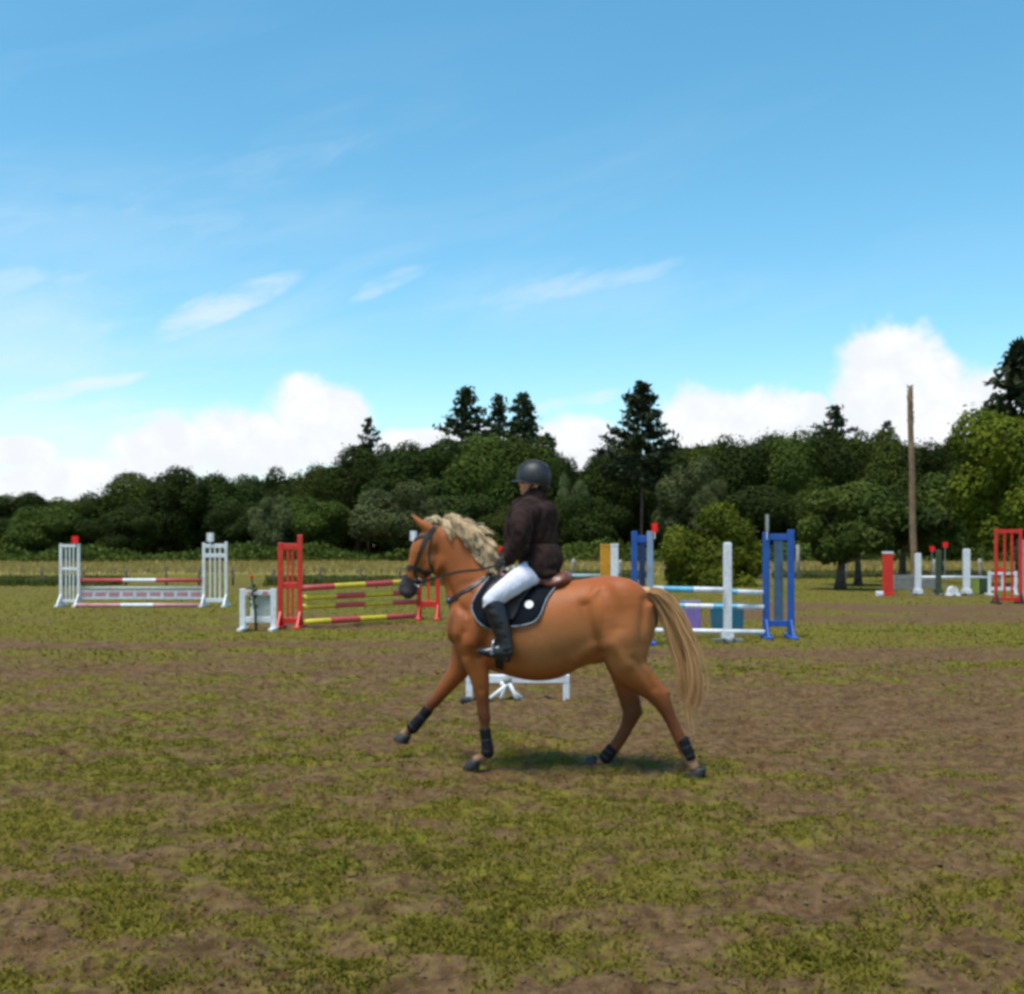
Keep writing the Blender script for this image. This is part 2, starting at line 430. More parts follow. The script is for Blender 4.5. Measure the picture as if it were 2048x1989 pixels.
def build_ground():
    ys = [-900, -200, -60, -20, -6, -1, 1.0, 1.9]
    y = 2.5
    while y < 24: ys.append(y); y *= 1.0048
    while y < 130: ys.append(y); y *= 1.012
    while y < 1500: ys.append(y); y *= 1.12
    ys = np.array(ys)
    u = np.linspace(-1, 1, 430)
    outer = np.array([1.05, 1.15, 1.4, 2.0, 3.5, 8, 20])
    u = np.concatenate([-outer[::-1], u, outer])
    half = np.where(ys < 2.5, 2.6 + 0 * ys, .58 * np.maximum(ys, 2.5) + 1.2)
    X = u[None, :] * half[:, None]
    X = np.where(np.abs(u)[None, :] > 15, np.sign(u)[None, :] * 1600, X)
    Yg = np.repeat(ys[:, None], len(u), 1)
    Z = ground_height(X, Yg)
    flat = (np.abs(u) > 1.02)[None, :] | (Yg < 2.2)
    Z = np.where(flat, 0, Z)
    nr, nc = X.shape
    V = np.stack([X, Yg, Z], -1).reshape(-1, 3)
    i = np.arange(nr - 1)[:, None] * nc + np.arange(nc - 1)[None, :]
    Fc = np.stack([i, i + 1, i + nc + 1, i + nc], -1).reshape(-1, 4)
    m = bpy.data.materials.new('trampled_turf'); m.use_nodes = True
    nt = m.node_tree; b = NB(nt); p = nt.nodes['Principled BSDF']
    at_ = b.n('ShaderNodeAttribute'); at_.attribute_name = 'turf'
    me_ = b.n('ShaderNodeAttribute'); me_.attribute_name = 'meadow'
    tc = b.n('ShaderNodeTexCoord'); ob = tc.outputs['Object']
    f1 = b.noise(ob, 14, 6, .65); f2 = b.noise(ob, 45, 5, .65); f3 = b.noise(ob, 1.1, 4, .55); f4 = b.noise(ob, 5.0, 5, .6)
    earth = b.mix(b.step(f1, .32, .68), (.088, .047, .020), (.185, .110, .052))
    earth = b.mix(b.m('MULTIPLY', b.step(f4, .5, .75), .6), earth, (.225, .142, .072))
    earth = b.mix(b.m('MULTIPLY', b.step(f2, .54, .70), .75), earth, (.050, .028, .011))
    turf = b.mix(b.step(f1, .3, .7), (.090, .078, .010), (.195, .165, .022))
    turf = b.mix(b.m('MULTIPLY', b.step(f4, .45, .72), .55), turf, (.115, .140, .016))
    turf = b.mix(b.m('MULTIPLY', b.step(f2, .56, .78), .5), turf, (.255, .225, .036))
    mp = b.n('ShaderNodeMapping'); mp.inputs['Scale'].default_value = (1.1, 3.4, 1); nt.links.new(ob, mp.inputs['Vector'])
    damp = b.m('MULTIPLY', b.step(b.noise(mp.outputs[0], 1.6, 6, .62), .46, .68), .62)      # damp churned streaks
    earth = b.mix(damp, earth, (.058, .031, .013)); turf = b.mix(b.m('MULTIPLY', damp, .55), turf, (.062, .060, .010))
    t = b.m('ADD', at_.outputs['Fac'], b.m('ADD', b.m('MULTIPLY', b.m('SUBTRACT', f1, .5), .9), b.m('MULTIPLY', b.m('SUBTRACT', f2, .5), .5)))
    c = b.mix(b.step(t, .20, .80), earth, turf)
    straw = b.mix(b.step(f3, .35, .65), (.27, .21, .06), (.38, .29, .09))
    c = b.mix(me_.outputs['Fac'], c, straw)
    nt.links.new(c, p.inputs['Base Color'])
    p.inputs['Roughness'].default_value = .95; p.inputs['Specular IOR Level'].default_value = .12
    bn = b.n('ShaderNodeBump'); bn.inputs['Strength'].default_value = .9; bn.inputs['Distance'].default_value = .04
    nt.links.new(b.m('ADD', f1, b.m('MULTIPLY', f2, .5)), bn.inputs['Height']); nt.links.new(bn.outputs[0], p.inputs['Normal'])
    me = np_mesh('ground', V, Fc, [m], True)
    a = me.attributes.new('turf', 'FLOAT', 'POINT'); a.data.foreach_set('value', grass_amount(V[:, 0], V[:, 1]).astype(np.float32))
    md = np.clip((V[:, 1] - 62) / 6, 0, 1) * (1 - .7 * np.clip((V[:, 1] - 125) / 10, 0, 1))
    a = me.attributes.new('meadow', 'FLOAT', 'POINT'); a.data.foreach_set('value', md.astype(np.float32))
    tag(link_mesh('ground', me), 'trampled grass and bare earth of the riding field', 'ground', kind='structure')
build_ground()

# ------------------------------------------------------------------ grass blades (nobody could count them)
def blades(name, x, y, h, w, lean, seed, mats, label, z=None):
    r = np.random.default_rng(seed); n = len(x)
    th = r.uniform(0, 2 * np.pi, n); la = r.uniform(0, 2 * np.pi, n); ln = lean * h * r.uniform(.2, 1.3, n)
    z = ground_height(x, y) if z is None else z
    base = np.stack([x, y, z - .004], 1)
    d = np.stack([np.cos(th), np.sin(th), 0 * th], 1) * (w / 2)[:, None]
    tip = base + np.stack([np.cos(la) * ln, np.sin(la) * ln, h], 1)
    mid = base * .45 + tip * .55 + np.stack([0 * h, 0 * h, h * .12], 1)
    V = np.stack([base - d, base + d, mid + d * .8, tip, mid - d * .8], 1).reshape(-1, 3)
    k = np.arange(n)[:, None] * 5
    Fc = np.concatenate([k + np.array([[0, 1, 2, 4]]), k + np.array([[4, 2, 3, 3]])], 1).reshape(-1, 4)
    quads = (k + np.array([[0, 1, 2, 4]])); tris = (k + np.array([[4, 2, 3]]))
    T = np.concatenate([quads[:, [0, 1, 2]], quads[:, [0, 2, 3]], tris])
    o = link_mesh(name, np_mesh(name, V, T, mats, False))
    return tag(o, label, 'grass', kind='stuff')

TURFBLADE = leaf_mat('turf_blade', (.110, .104, .013), (.265, .225, .032), .3)
STRAWBLADE = leaf_mat('dry_meadow_blade', (.26, .21, .06), (.40, .32, .105), .25)
ROUGHBLADE = leaf_mat('rough_green_blade', (.05, .07, .014), (.14, .15, .032), .25)

def scatter(n, y0, y1, seed, spread=.56, side=1.0):
    """points over the wedge of field in front of the camera, thinning with distance"""
    r = np.random.default_rng(seed)
    y = y0 * (y1 / y0) ** r.uniform(0, 1, n)
    x = r.uniform(-1, 1, n) * (spread * y + side)
    return x, y
def turf_scatter(n, y0, y1, seed, lim):
    x, y = scatter(n, y0, y1, seed)
    g = grass_amount(x, y) + .5 * (fbm(x * 14, y * 14, 91, 2) - .5)
    k = np.random.default_rng(seed + 1).uniform(0, 1, n) < np.clip((g - lim) * 2.2, 0.02, 1)
    return x[k], y[k]
x, y = turf_scatter(105000, 3.4, 15, 101, .31)
per = 5
r_ = np.random.default_rng(7)
xs = np.repeat(x, per) + r_.normal(0, .024, len(x) * per); ys_ = np.repeat(y, per) + r_.normal(0, .024, len(x) * per)
blades('turf_grass', xs, ys_, r_.uniform(.008, .030, len(xs)), r_.uniform(.006, .014, len(xs)), 1.3, 8, [TURFBLADE],
       'short trampled yellow green grass growing over the riding field')
x, y = turf_scatter(110000, 14, 64, 111, .32)
blades('turf_grass', x, y, r_.uniform(.015, .045, len(x)), r_.uniform(.012, .04, len(x)), 1.6, 9, [TURFBLADE],
       'short green grass among the jumps out to the fence')
x = r_.uniform(-62, 62, 60000); y = r_.uniform(64, 122, 60000)
blades('meadow_grass', x, y, r_.uniform(.16, .42, len(x)) * (.6 + .8 * vnoise(x * .2, y * .2, 5)), r_.uniform(.05, .14, len(x)), .4, 10, [STRAWBLADE],
       'tall dry straw coloured meadow grass between fence and wood')
x = r_.uniform(-32, 32, 26000); y = np.where(x < 3, 47.5, 57.5) + r_.normal(0, 1.3, len(x))
k = fbm(x * .25, y * .1, 44, 3) > .40
x, y = x[k], y[k]
blades('rough_grass', x, y, r_.uniform(.12, .42, len(x)), r_.uniform(.04, .1, len(x)), .4, 12, [ROUGHBLADE],
       'rough dark green grass left unmown along the fence line')

def build_clods():
    """loose crumbs of kicked-up earth on the bare patches"""
    ico = bmesh.new(); bmesh.ops.create_icosphere(ico, subdivisions=1, radius=1)
    bv = np.array([v.co[:] for v in ico.verts]); bf = np.array([[v.index for v in f.verts] for f in ico.faces]); ico.free()
    x, y = scatter(24000, 3.5, 22, 131)
    k = grass_amount(x, y) < .40; x, y = x[k][:3200], y[k][:3200]
    n = len(x); r = np.random.default_rng(3)
    s = r.uniform(.005, .016, n)
    V = bv[None] * (1 + .35 * r.uniform(-1, 1, (n, len(bv), 1))) * s[:, None, None] * np.array([1, 1, .6])
    V = V + np.stack([x, y, ground_height(x, y) + s * .15], 1)[:, None, :]
    Fc = (bf[None] + (np.arange(n) * len(bv))[:, None, None]).reshape(-1, 3)
    m = mat('earth_crumbs', (.13, .085, .05), .95, .35, 7, bump=.6, bscale=50, spec=.1)
    tag(link_mesh('earth_clods', np_mesh('earth_clods', V.reshape(-1, 3), Fc, [m], False)), 'loose crumbs of brown earth kicked up across the field', 'earth', kind='stuff')
build_clods()

# ------------------------------------------------------------------ trees
def cards(P, N, size, seed, stretch=1.0):
    """leaf-clump faces: a bent diamond at each point P, facing roughly along N"""
    r = np.random.default_rng(seed); n = len(P)
    N = N / np.maximum(np.linalg.norm(N, axis=1, keepdims=True), 1e-6)
    a = r.normal(0, 1, (n, 3)); a -= (a * N).sum(1, keepdims=True) * N; a /= np.linalg.norm(a, axis=1, keepdims=True)
    c = np.cross(N, a); s = size[:, None]
    V = np.stack([P - a * s * stretch, P - c * s * .62 - N * s * .15, P + a * s * stretch - N * s * .3, P + c * s * .62 - N * s * .15], 1).reshape(-1, 3)
    return V, (np.arange(n)[:, None] * 4 + np.arange(4)[None])

def broadleaf_crown(seed, n, rx, rz, nl=26, leaf=.3, flat=.0, low=-.9, lobe=(.20, .48)):
    """crown points: uneven lobes packed in an egg-shaped envelope, foliage on the lobes' skins"""
    r = np.random.default_rng(seed)
    C, Rd = [], []
    while len(C) < nl:
        d = r.normal(0, 1, 3); d /= np.linalg.norm(d)
        if d[2] < low: continue
        k = r.uniform(.35, .86)
        C.append(d * k); Rd.append(r.uniform(*lobe) * (1.15 - .3 * k))
    C.append(np.array([0, 0, -.1])); Rd.append(.55)
    C, Rd = np.array(C), np.array(Rd)
    w = Rd ** 2; w /= w.sum()
    i = r.choice(len(C), n * 2, p=w)
    d = r.normal(0, 1, (n * 2, 3)); d /= np.linalg.norm(d, axis=1, keepdims=True)
    P = C[i] + d * (Rd[i] * r.uniform(.68, 1.06, n * 2) ** .7 * (1 + .32 * (r.uniform(0, 1, n * 2) > .86) * r.uniform(0, 1, n * 2)))[:, None]
    # drop leaves buried in the middle of other lobes
    buried = np.zeros(n * 2)
    for c_, rd in zip(C, Rd): buried += (np.linalg.norm(P - c_, axis=1) < rd * .8)
    k = np.where(buried < 1.5)[0][:n]
    P, d = P[k], d[k]
    P = P * np.array([rx, rx, rz])
    N = d + .42 * r.normal(0, 1, d.shape) + np.array([0, 0, .30])
    return cards(P, N, leaf * r.uniform(.55, 1.35, len(P)), seed + 1)

def trunk_mesh(seed, h, r0, crown_z, rx, m, limbs=7, lean=0.0):
    r = random.Random(seed); b = MB()
    pts = [Vector((lean * (k / 6) ** 1.5 * h * .1 + r.uniform(-.04, .04) * r0 * 4, r.uniform(-.04, .04) * r0 * 4, h * k / 6)) for k in range(7)]
    b.tube(pts, [r0 * (1.35 if k == 0 else 1.0) * (1 - .75 * k / 6) for k in range(7)], 9)
    for q in range(limbs):
        t = r.uniform(.35, .9); a = r.uniform(0, 6.28); p = pts[int(t * 6)]
        L = rx * r.uniform(.45, .8); up = r.uniform(.25, .9)
        e = p + Vector((math.cos(a) * L, math.sin(a) * L, L * up)); mm = p.lerp(e, .5) + Vector((0, 0, -.06 * L))
        b.tube([p, mm, e], [r0 * (.42 - .2 * t), r0 * .22, r0 * .07], 6)
    return np_mesh('trunk', b.v, b.f, [m], True, b.mi)

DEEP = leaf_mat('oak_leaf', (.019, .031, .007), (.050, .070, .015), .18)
MIDG = leaf_mat('ash_leaf', (.032, .050, .009), (.088, .114, .021), .2)
GREYG = leaf_mat('willow_leaf', (.046, .064, .022), (.135, .160, .062), .2)
BRIGHT = leaf_mat('hazel_leaf', (.055, .086, .009), (.185, .235, .022), .25)
BUSHG = leaf_mat('field_bush_leaf', (.045, .066, .008), (.165, .185, .018), .25)
NEEDLE = leaf_mat('pine_needle', (.016, .026, .013), (.044, .060, .026), .1)

def card_mesh(name, VF, m): return np_mesh(name, VF[0], VF[1], [m], False)
PROTO = {}
for k_ in range(6):
    PROTO['broad', k_] = broadleaf_crown(200 + k_ * 7, 27000, 4.6, 5.4, 22 + 3 * k_, .155)
for k_ in range(2):
    PROTO['willow', k_] = broadleaf_crown(300 + k_ * 7, 20000, 4.4, 3.8, 30, .145, lobe=(.2, .36))

def pine_crown(seed, h, spread, n_br=46, bare=.35, droop=.0, top=.12, dense=60):
    r = np.random.default_rng(seed); P, N = [], []
    for q in range(n_br):
        t = bare + (1 - bare) * (q + r.uniform(0, .8)) / n_br
        z = h * t; prof = (1 - (t - bare) / (1 - bare)) ** .9 * (1 - top) + top * min(1, (1 - t) * 9) + .03
        L = spread * prof * r.uniform(.5, 1.15); a = q * 2.4 + r.uniform(-.5, .5)
        k = int(dense * (.35 + L / spread)); s = r.uniform(.12, 1, k) ** .7
        up = r.uniform(-.15, .3) - droop
        c = np.stack([np.cos(a) * L * s, np.sin(a) * L * s, z + L * s * up + .18 * L * s ** 2], 1)
        P.append(c + r.normal(0, 1, (k, 3)) * np.array([.20, .20, .12]) * (.5 + .5 * spread / 3)); N.append(r.normal(0, 1, (k, 3)) + np.array([0, 0, .8]))
    P, N = np.concatenate(P), np.concatenate(N)
    return cards(P, N, .20 * r.uniform(.6, 1.3, len(P)) * (.6 + .13 * spread), seed + 3, 1.3)

def tree(name, px, top_row, width_px, Y, kind, label, group=None, proto=0, leafm=None, crown_low=.12, trunk_r=None):
    """a broadleaf tree standing at depth Y whose crown tops out at top_row and is width_px wide"""
    H = CAMH - (top_row - HY) * Y / F; Wd = width_px * Y / F
    root = empty(name, ((px - CX) * Y / F, Y, 0), random.uniform(0, 6.28))
    tag(root, label, 'tree' if name.endswith('tree') else 'bush', group)
    V, Fc = PROTO[kind, proto]
    zlo, zhi = V[:, 2].min(), V[:, 2].max(); rr = np.percentile(np.abs(V[:, :2]), 98)
    lo = H * crown_low
    key = (kind, proto, leafm.name)
    if key not in PROTO:
        PROTO[key] = np_mesh('crown', V, Fc, [leafm], False)
    c = link_mesh('crown', PROTO[key], root)
    sz = (H - lo) / (zhi - zlo); c.scale = (Wd / 2 / rr, Wd / 2 / rr, sz); c.location = (0, 0, lo - zlo * sz)
    tk = ('trunk', proto)
    if tk not in PROTO: PROTO[tk] = trunk_mesh(900 + proto, 10, .3, 4, 4, BARK)
    t = link_mesh('trunk', PROTO[tk], root); s = H * .8 / 10; t.scale = (s, s, s)
    return root

WOOD = 'trees along the edge of the wood'
T_ = [  # column, skyline row, crown width, depth, material, label
 (-25, 985, 170, 122, DEEP, 'dark low tree at the far left edge of the wood'),
 (62, 983, 140, 124, DEEP, 'low round tree in the wood left of the white jump, second from the left edge'),
 (135, 990, 120, 119, MIDG, 'low green tree in the wood above the left wing of the white jump'),
 (205, 982, 130, 123, DEEP, 'dark low tree where the skyline starts to rise behind the white jump'),
 (285, 940, 150, 122, MIDG, 'round green tree in the wood over the middle of the white jump'),
 (362, 930, 150, 120, DEEP, 'dark round tree in the wood left of the right wing of the white jump'),
 (440, 940, 150, 121, DEEP, 'very dark round tree in the wood above the right wing of the white jump'),
 (520, 945, 110, 126, DEEP, 'small crowned tree on the skyline between the white jump and the red wing'),
 (585, 930, 130, 125, DEEP, 'dark tree on the skyline straight above the tall red wing'),
 (650, 922, 130, 124, MIDG, 'tree on the skyline above the left half of the red and yellow poles'),
 (715, 886, 150, 125, DEEP, 'dark tree under the small lone fir on the skyline'),
 (795, 878, 170, 124, DEEP, 'broad dark tree on the skyline above the muzzle of the horse'),
 (880, 868, 170, 122, DEEP, 'broad dark tree above the ears of the horse'),
 (968, 860, 180, 121, MIDG, 'broad green tree in front of the clump of tall firs'),
 (1062, 866, 170, 123, MIDG, 'green domed tree directly behind the riding helmet'),
 (1122, 902, 90, 121, DEEP, 'small dark tree at the dip in the skyline right of the helmet'),
 (1190, 900, 120, 122, DEEP, 'dark tree just right of the dip in the skyline'),
 (1240, 868, 130, 124, DEEP, 'dark tree left of the tall pine behind the left blue wing'),
 (1330, 872, 130, 124, MIDG, 'green tree on the skyline just right of the tall pine'),
 (1410, 878, 120, 125, MIDG, 'green tree on the skyline above the pale grey green willow on the right'),
 (1482, 860, 150, 122, DEEP, 'dark tree on the skyline above the slim white post'),
 (1568, 854, 170, 121, MIDG, 'broad green tree on the skyline above the right blue wing'),
 (1660, 850, 160, 123, DEEP, 'dark tree on the skyline below the pointed fir left of the telegraph pole'),
 (1745, 852, 160, 122, MIDG, 'green tree on the skyline just left of the telegraph pole'),
 (1835, 872, 150, 122, DEEP, 'dark tree directly behind the telegraph pole'),
 (1905, 862, 90, 126, DEEP, 'small dark round tree on the skyline between telegraph pole and big right tree'),
 (1990, 850, 170, 123, DEEP, 'dark tree behind the big bright tree at the right edge'),
 (95, 1010, 150, 112, MIDG, 'low green tree at the foot of the wood left of the white jump'),
 (250, 1005, 140, 113, DEEP, 'low dark tree behind the rails of the white jump'),
 (490, 1000, 140, 113, DEEP, 'low dark tree behind the gap between the white and red jumps'),
 (615, 985, 160, 110, MIDG, 'lighter green round tree behind the red and yellow poles'),
 (915, 985, 170, 112, DEEP, 'dark tree behind the crest of the horse'),
 (1010, 1000, 140, 110, MIDG, 'green tree behind the chest of the rider'),
 (1170, 985, 160, 112, DEEP, 'dark tree behind the orange and white posts'),
 (1545, 965, 190, 113, DEEP, 'dark tree behind the right blue wing, low in the wood'),
 (1640, 975, 150, 111, MIDG, 'green tree low in the wood left of the red pillar'),
 (1765, 960, 150, 112, DEEP, 'dark tree behind the red pillar, low in the wood'),
 (1870, 980, 150, 111, DEEP, 'dark tree behind the far white posts, low in the wood'),
]
for i_, (px, tr, wd, Y, lm, lab) in enumerate(T_):
    tree('broadleaf_tree', px, tr, wd, Y, 'broad', lab, WOOD, i_ % 6, lm, .08)
tree('willow_tree', 800, 962, 190, 106, 'willow', 'pale grey green willow behind the head of the horse', 'willows', 0, GREYG, .06)
tree('willow_tree', 1385, 912, 130, 108, 'willow', 'pale grey green willow above the round bush on the right', 'willows', 1, GREYG, .2)
tree('willow_tree', 1425, 955, 70, 104, 'willow', 'small pale willow low beside the bigger one on the right', 'willows', 0, GREYG, .2)
tree('willow_tree', 545, 985, 90, 108, 'willow', 'greyish willow left of the tall red wing', 'willows', 1, GREYG, .1)
tree('willow_tree', 1145, 945, 60, 115, 'willow', 'small greyish willow close behind the back of the rider', 'willows', 0, GREYG, .2)

def conifer(px, top_row, base_w, Y, label, seed, bare, spread_px, n_br=40, droop=0, dense=60, r0=None, top=.12, group='firs and pines in the wood'):
    H = CAMH - (top_row - HY) * Y / F; sp = spread_px / 2 * Y / F
    root = empty('pine_tree', ((px - CX) * Y / F, Y, 0))
    tag(root, label, 'tree', group)
    link_mesh('crown', card_mesh('crown', pine_crown(seed, H, sp, n_br, bare, droop, top, dense), NEEDLE), root)
    b = MB(); r0 = r0 or H * .013
    rr = random.Random(seed); pts = [Vector((rr.uniform(-.1, .1), rr.uniform(-.1, .1), H * k / 8)) for k in range(9)]
    b.tube(pts, [r0 * (1 - .9 * k / 8) for k in range(9)], 9)
    link_mesh('trunk', np_mesh('trunk', b.v, b.f, [PINEBARK], True, b.mi), root)
    return root
conifer(738, 838, 0, 132, 'small lone fir poking above the skyline on the left', 41, .45, 110, 34)
conifer(932, 776, 0, 130, 'leftmost and tallest of the three firs above the horse', 42, .45, 190, 64, .03, 70, None, .03)
conifer(996, 793, 0, 132, 'middle fir of the three above the horse', 43, .5, 150, 54, .03, 70, None, .03)
conifer(1046, 792, 0, 129, 'right hand fir of the three, above the helmet of the rider', 44, .5, 180, 60, .03, 70, None, .03)
conifer(1095, 868, 0, 133, 'short fir at the right foot of the fir clump', 47, .5, 110, 30)
conifer(1285, 768, 0, 112, 'tall spreading pine with bare trunk behind the left blue wing', 45, .40, 215, 60, .02, 90, .2, .06)
conifer(1672, 812, 0, 131, 'pointed fir on the skyline left of the telegraph pole', 46, .5, 150, 40)
conifer(1775, 842, 0, 133, 'short fir just left of the telegraph pole top', 48, .5, 100, 30)
conifer(2042, 688, 0, 58, 'tall ragged pine at the right edge behind the big bright tree', 49, .35, 300, 48, 0, 100, .22, .04)

# big bright tree at the right edge, round bush, mid-field trees
def near_tree(name, px, top_row, base_row, width_px, label, seed, n, leaf, lm, crown_low, trunk_r, nl=34, cat='tree', group=None, lobe=(.26, .46)):
    Y = depth_of(base_row); H = CAMH - (top_row - HY) * Y / F; Wd = width_px * Y / F; lo = H * crown_low
    root = empty(name, ((px - CX) * Y / F, Y, 0)); tag(root, label, cat, group)
    V, Fc = broadleaf_crown(seed, n, Wd / 2, (H - lo) / 2, nl, leaf, lobe=lobe)
    V = V + np.array([0, 0, lo - np.percentile(V[:, 2], 1)]); V[:, 2] *= H / V[:, 2].max()
    link_mesh('crown', np_mesh('crown', V, Fc, [lm], False), root)
    link_mesh('trunk', trunk_mesh(seed, H * .75, trunk_r, lo, Wd / 2, BARK, 9), root)
    return root
near_tree('broadleaf_tree', 2060, 800, 1172, 330, 'big bright green tree at the right edge of the field', 501, 48000, .10, BRIGHT, .16, .28, 44, lobe=(.2, .36))
near_tree('round_bush', 1424, 1000, 1172, 212, 'round yellow green bush behind the blue jump', 502, 30000, .075, BUSHG, -.22, .12, 44, 'bush', lobe=(.14, .36))
near_tree('broadleaf_tree', 1682, 965, 1180, 170, 'dark crowned tree with bare trunk left of the red pillar', 503, 16000, .12, MIDG, .30, .19, 26)
near_tree('broadleaf_tree', 1716, 960, 1172, 190, 'slim trunked tree standing just left of the red pillar', 504, 16000, .12, MIDG, .34, .15, 26)
near_tree('broadleaf_tree', 1806, 1000, 1164, 150, 'dark trunked tree just left of the telegraph pole foot', 505, 14000, .13, DEEP, .38, .2, 26)
near_tree('broadleaf_tree', 1880, 940, 1155, 170, 'green leafy tree between the telegraph pole and the big right tree', 506, 16000, .15, MIDG, .2, .2, 26)

def build_undergrowth():
    """far wood behind the front trees and the scrub at its foot: one mass each"""
    V, Fc, k = [], [], 0
    r = np.random.default_rng(77)
    sky = np.array([(-300, 1000), (0, 1000), (220, 990), (300, 955), (460, 955), (520, 960), (650, 940), (700, 905), (900, 880), (1060, 885), (1120, 925), (1155, 940), (1200, 910), (1330, 885), (1450, 880), (1700, 865), (1860, 890), (1940, 885), (2050, 870), (2400, 870)])
    x = r.uniform(-200, 2300, 40000); top = np.interp(x, sky[:, 0], sky[:, 1]) + 16
    row = 1115 - (1115 - top) * r.uniform(0, 1, len(x)) ** .95 + 10 * (vnoise(x * .05, x * 0, 3) - .5)
    Y = r.uniform(132, 142, len(x))
    P = np.stack([(x - CX) * Y / F, Y, CAMH - (row - HY) * Y / F], 1)
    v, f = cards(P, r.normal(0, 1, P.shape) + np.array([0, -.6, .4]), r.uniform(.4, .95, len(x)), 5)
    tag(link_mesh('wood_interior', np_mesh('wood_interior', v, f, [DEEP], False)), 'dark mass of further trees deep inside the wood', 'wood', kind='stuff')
    x = r.uniform(-64, 64, 24000); y = r.uniform(100, 110, len(x))
    hgt = .4 + 2.6 * fbm(x * .22, y * .05, 12, 3) ** 1.6
    P = np.stack([x, y, hgt * r.uniform(0, 1, len(x)) ** .7], 1)
    v, f = cards(P, r.normal(0, 1, P.shape) + np.array([0, -.5, .6]), r.uniform(.14, .32, len(x)), 6)
    tag(link_mesh('scrub', np_mesh('scrub', v, f, [MIDG], False)), 'low scrub and brambles along the foot of the wood', 'scrub', kind='stuff')
build_undergrowth()

# ------------------------------------------------------------------ telegraph pole
def telegraph_pole():
    Y = depth_of(1184); foot = at(1829, 1184, Y); top = at(1820, 774, Y)
    root = empty('telegraph_pole', (foot.x, Y, 0)); tag(root, 'tall bare weathered wooden telegraph pole behind the far white posts', 'pole')
    d = Vector((top.x - foot.x, 0, top.z))
    b = MB(); n = 10
    b.tube([Vector((0, 0, -.1)) + d * (k / n) + Vector((.012 * math.sin(k * 1.3), 0, 0)) for k in range(n + 1)], [.128 - .035 * k / n for k in range(n + 1)], 14)
    b.build('shaft', POLEWOOD, root, True)
    r = np.random.default_rng(4); n = 260
    t = r.uniform(.80, 1.01, n) ; a = r.uniform(0, 6.28, n)
    P = np.array(d)[None] * t[:, None] + np.stack([np.cos(a), np.sin(a), 0 * a], 1) * r.uniform(.085, .118, n)[:, None]
    v, f = cards(P, np.stack([np.cos(a), np.sin(a), 0 * a + .3], 1) + .5 * r.normal(0, 1, (n, 3)), r.uniform(.02, .05, n), 8)
    link_mesh('ivy', np_mesh('ivy', v, f, [leaf_mat('pole_ivy', (.07, .06, .012), (.26, .21, .03), .15)], False), root)
telegraph_pole()

# ------------------------------------------------------------------ fences: posts and strands are parts
def fence(name, label, posts, rails, m, pr, wr, wm, base_row, flat=False):
    Y = depth_of(base_row); root = empty(name, ((posts[0][0] - CX) * Y / F, Y, 0)); tag(root, label, 'fence'); ox = root.location.x
    for px, top_row in posts:
        X = (px - CX) * Y / F - ox; H = CAMH - (top_row - HY) * Y / F; q = random.uniform(-.03, .03)
        MB().tube([(X, 0, -.1), (X + q * .5, 0, H * .5), (X + q, 0, H - .02), (X + q, 0, H)], [pr, pr * .97, pr * .93, pr * .6], 9).build('post', m, root, True)
    xs = [(p[0] - CX) * Y / F - ox for p in posts]
    for z in rails:
        pts = []
        for a, c in zip(xs[:-1], xs[1:]):
            pts += [Vector((a + (c - a) * t, -pr, z - .05 * 4 * t * (1 - t) * (0 if flat else 1))) for t in (0, .25, .5, .75)]
        pts.append(Vector((xs[-1], -pr, z)))
        MB().tube(pts, wr, 6).build('strand', wm, root)
    return root
fence('wire_fence', 'low wooden post and wire fence behind the white and red jumps',
      [(-90, 1136), (-5, 1137), (84, 1136), (168, 1138), (252, 1137), (333, 1134), (398, 1136), (466, 1134), (548, 1137), (640, 1135), (722, 1136), (800, 1135), (880, 1137), (960, 1135), (1045, 1136), (1146, 1124)],
      (.30, .58, .80), TIMBER, .055, .007, WIRE, 1171)
fence('wire_fence', 'taller post and tape fence behind the blue jump and the bush',
      [(1148, 1118), (1240, 1120), (1333, 1116), (1440, 1118), (1520, 1118), (1596, 1090), (1690, 1119), (1780, 1118), (1870, 1119), (1960, 1118), (2060, 1119), (2160, 1119)],
      (.35, .82), PALEWOOD, .09, .012, WIRE, 1160)

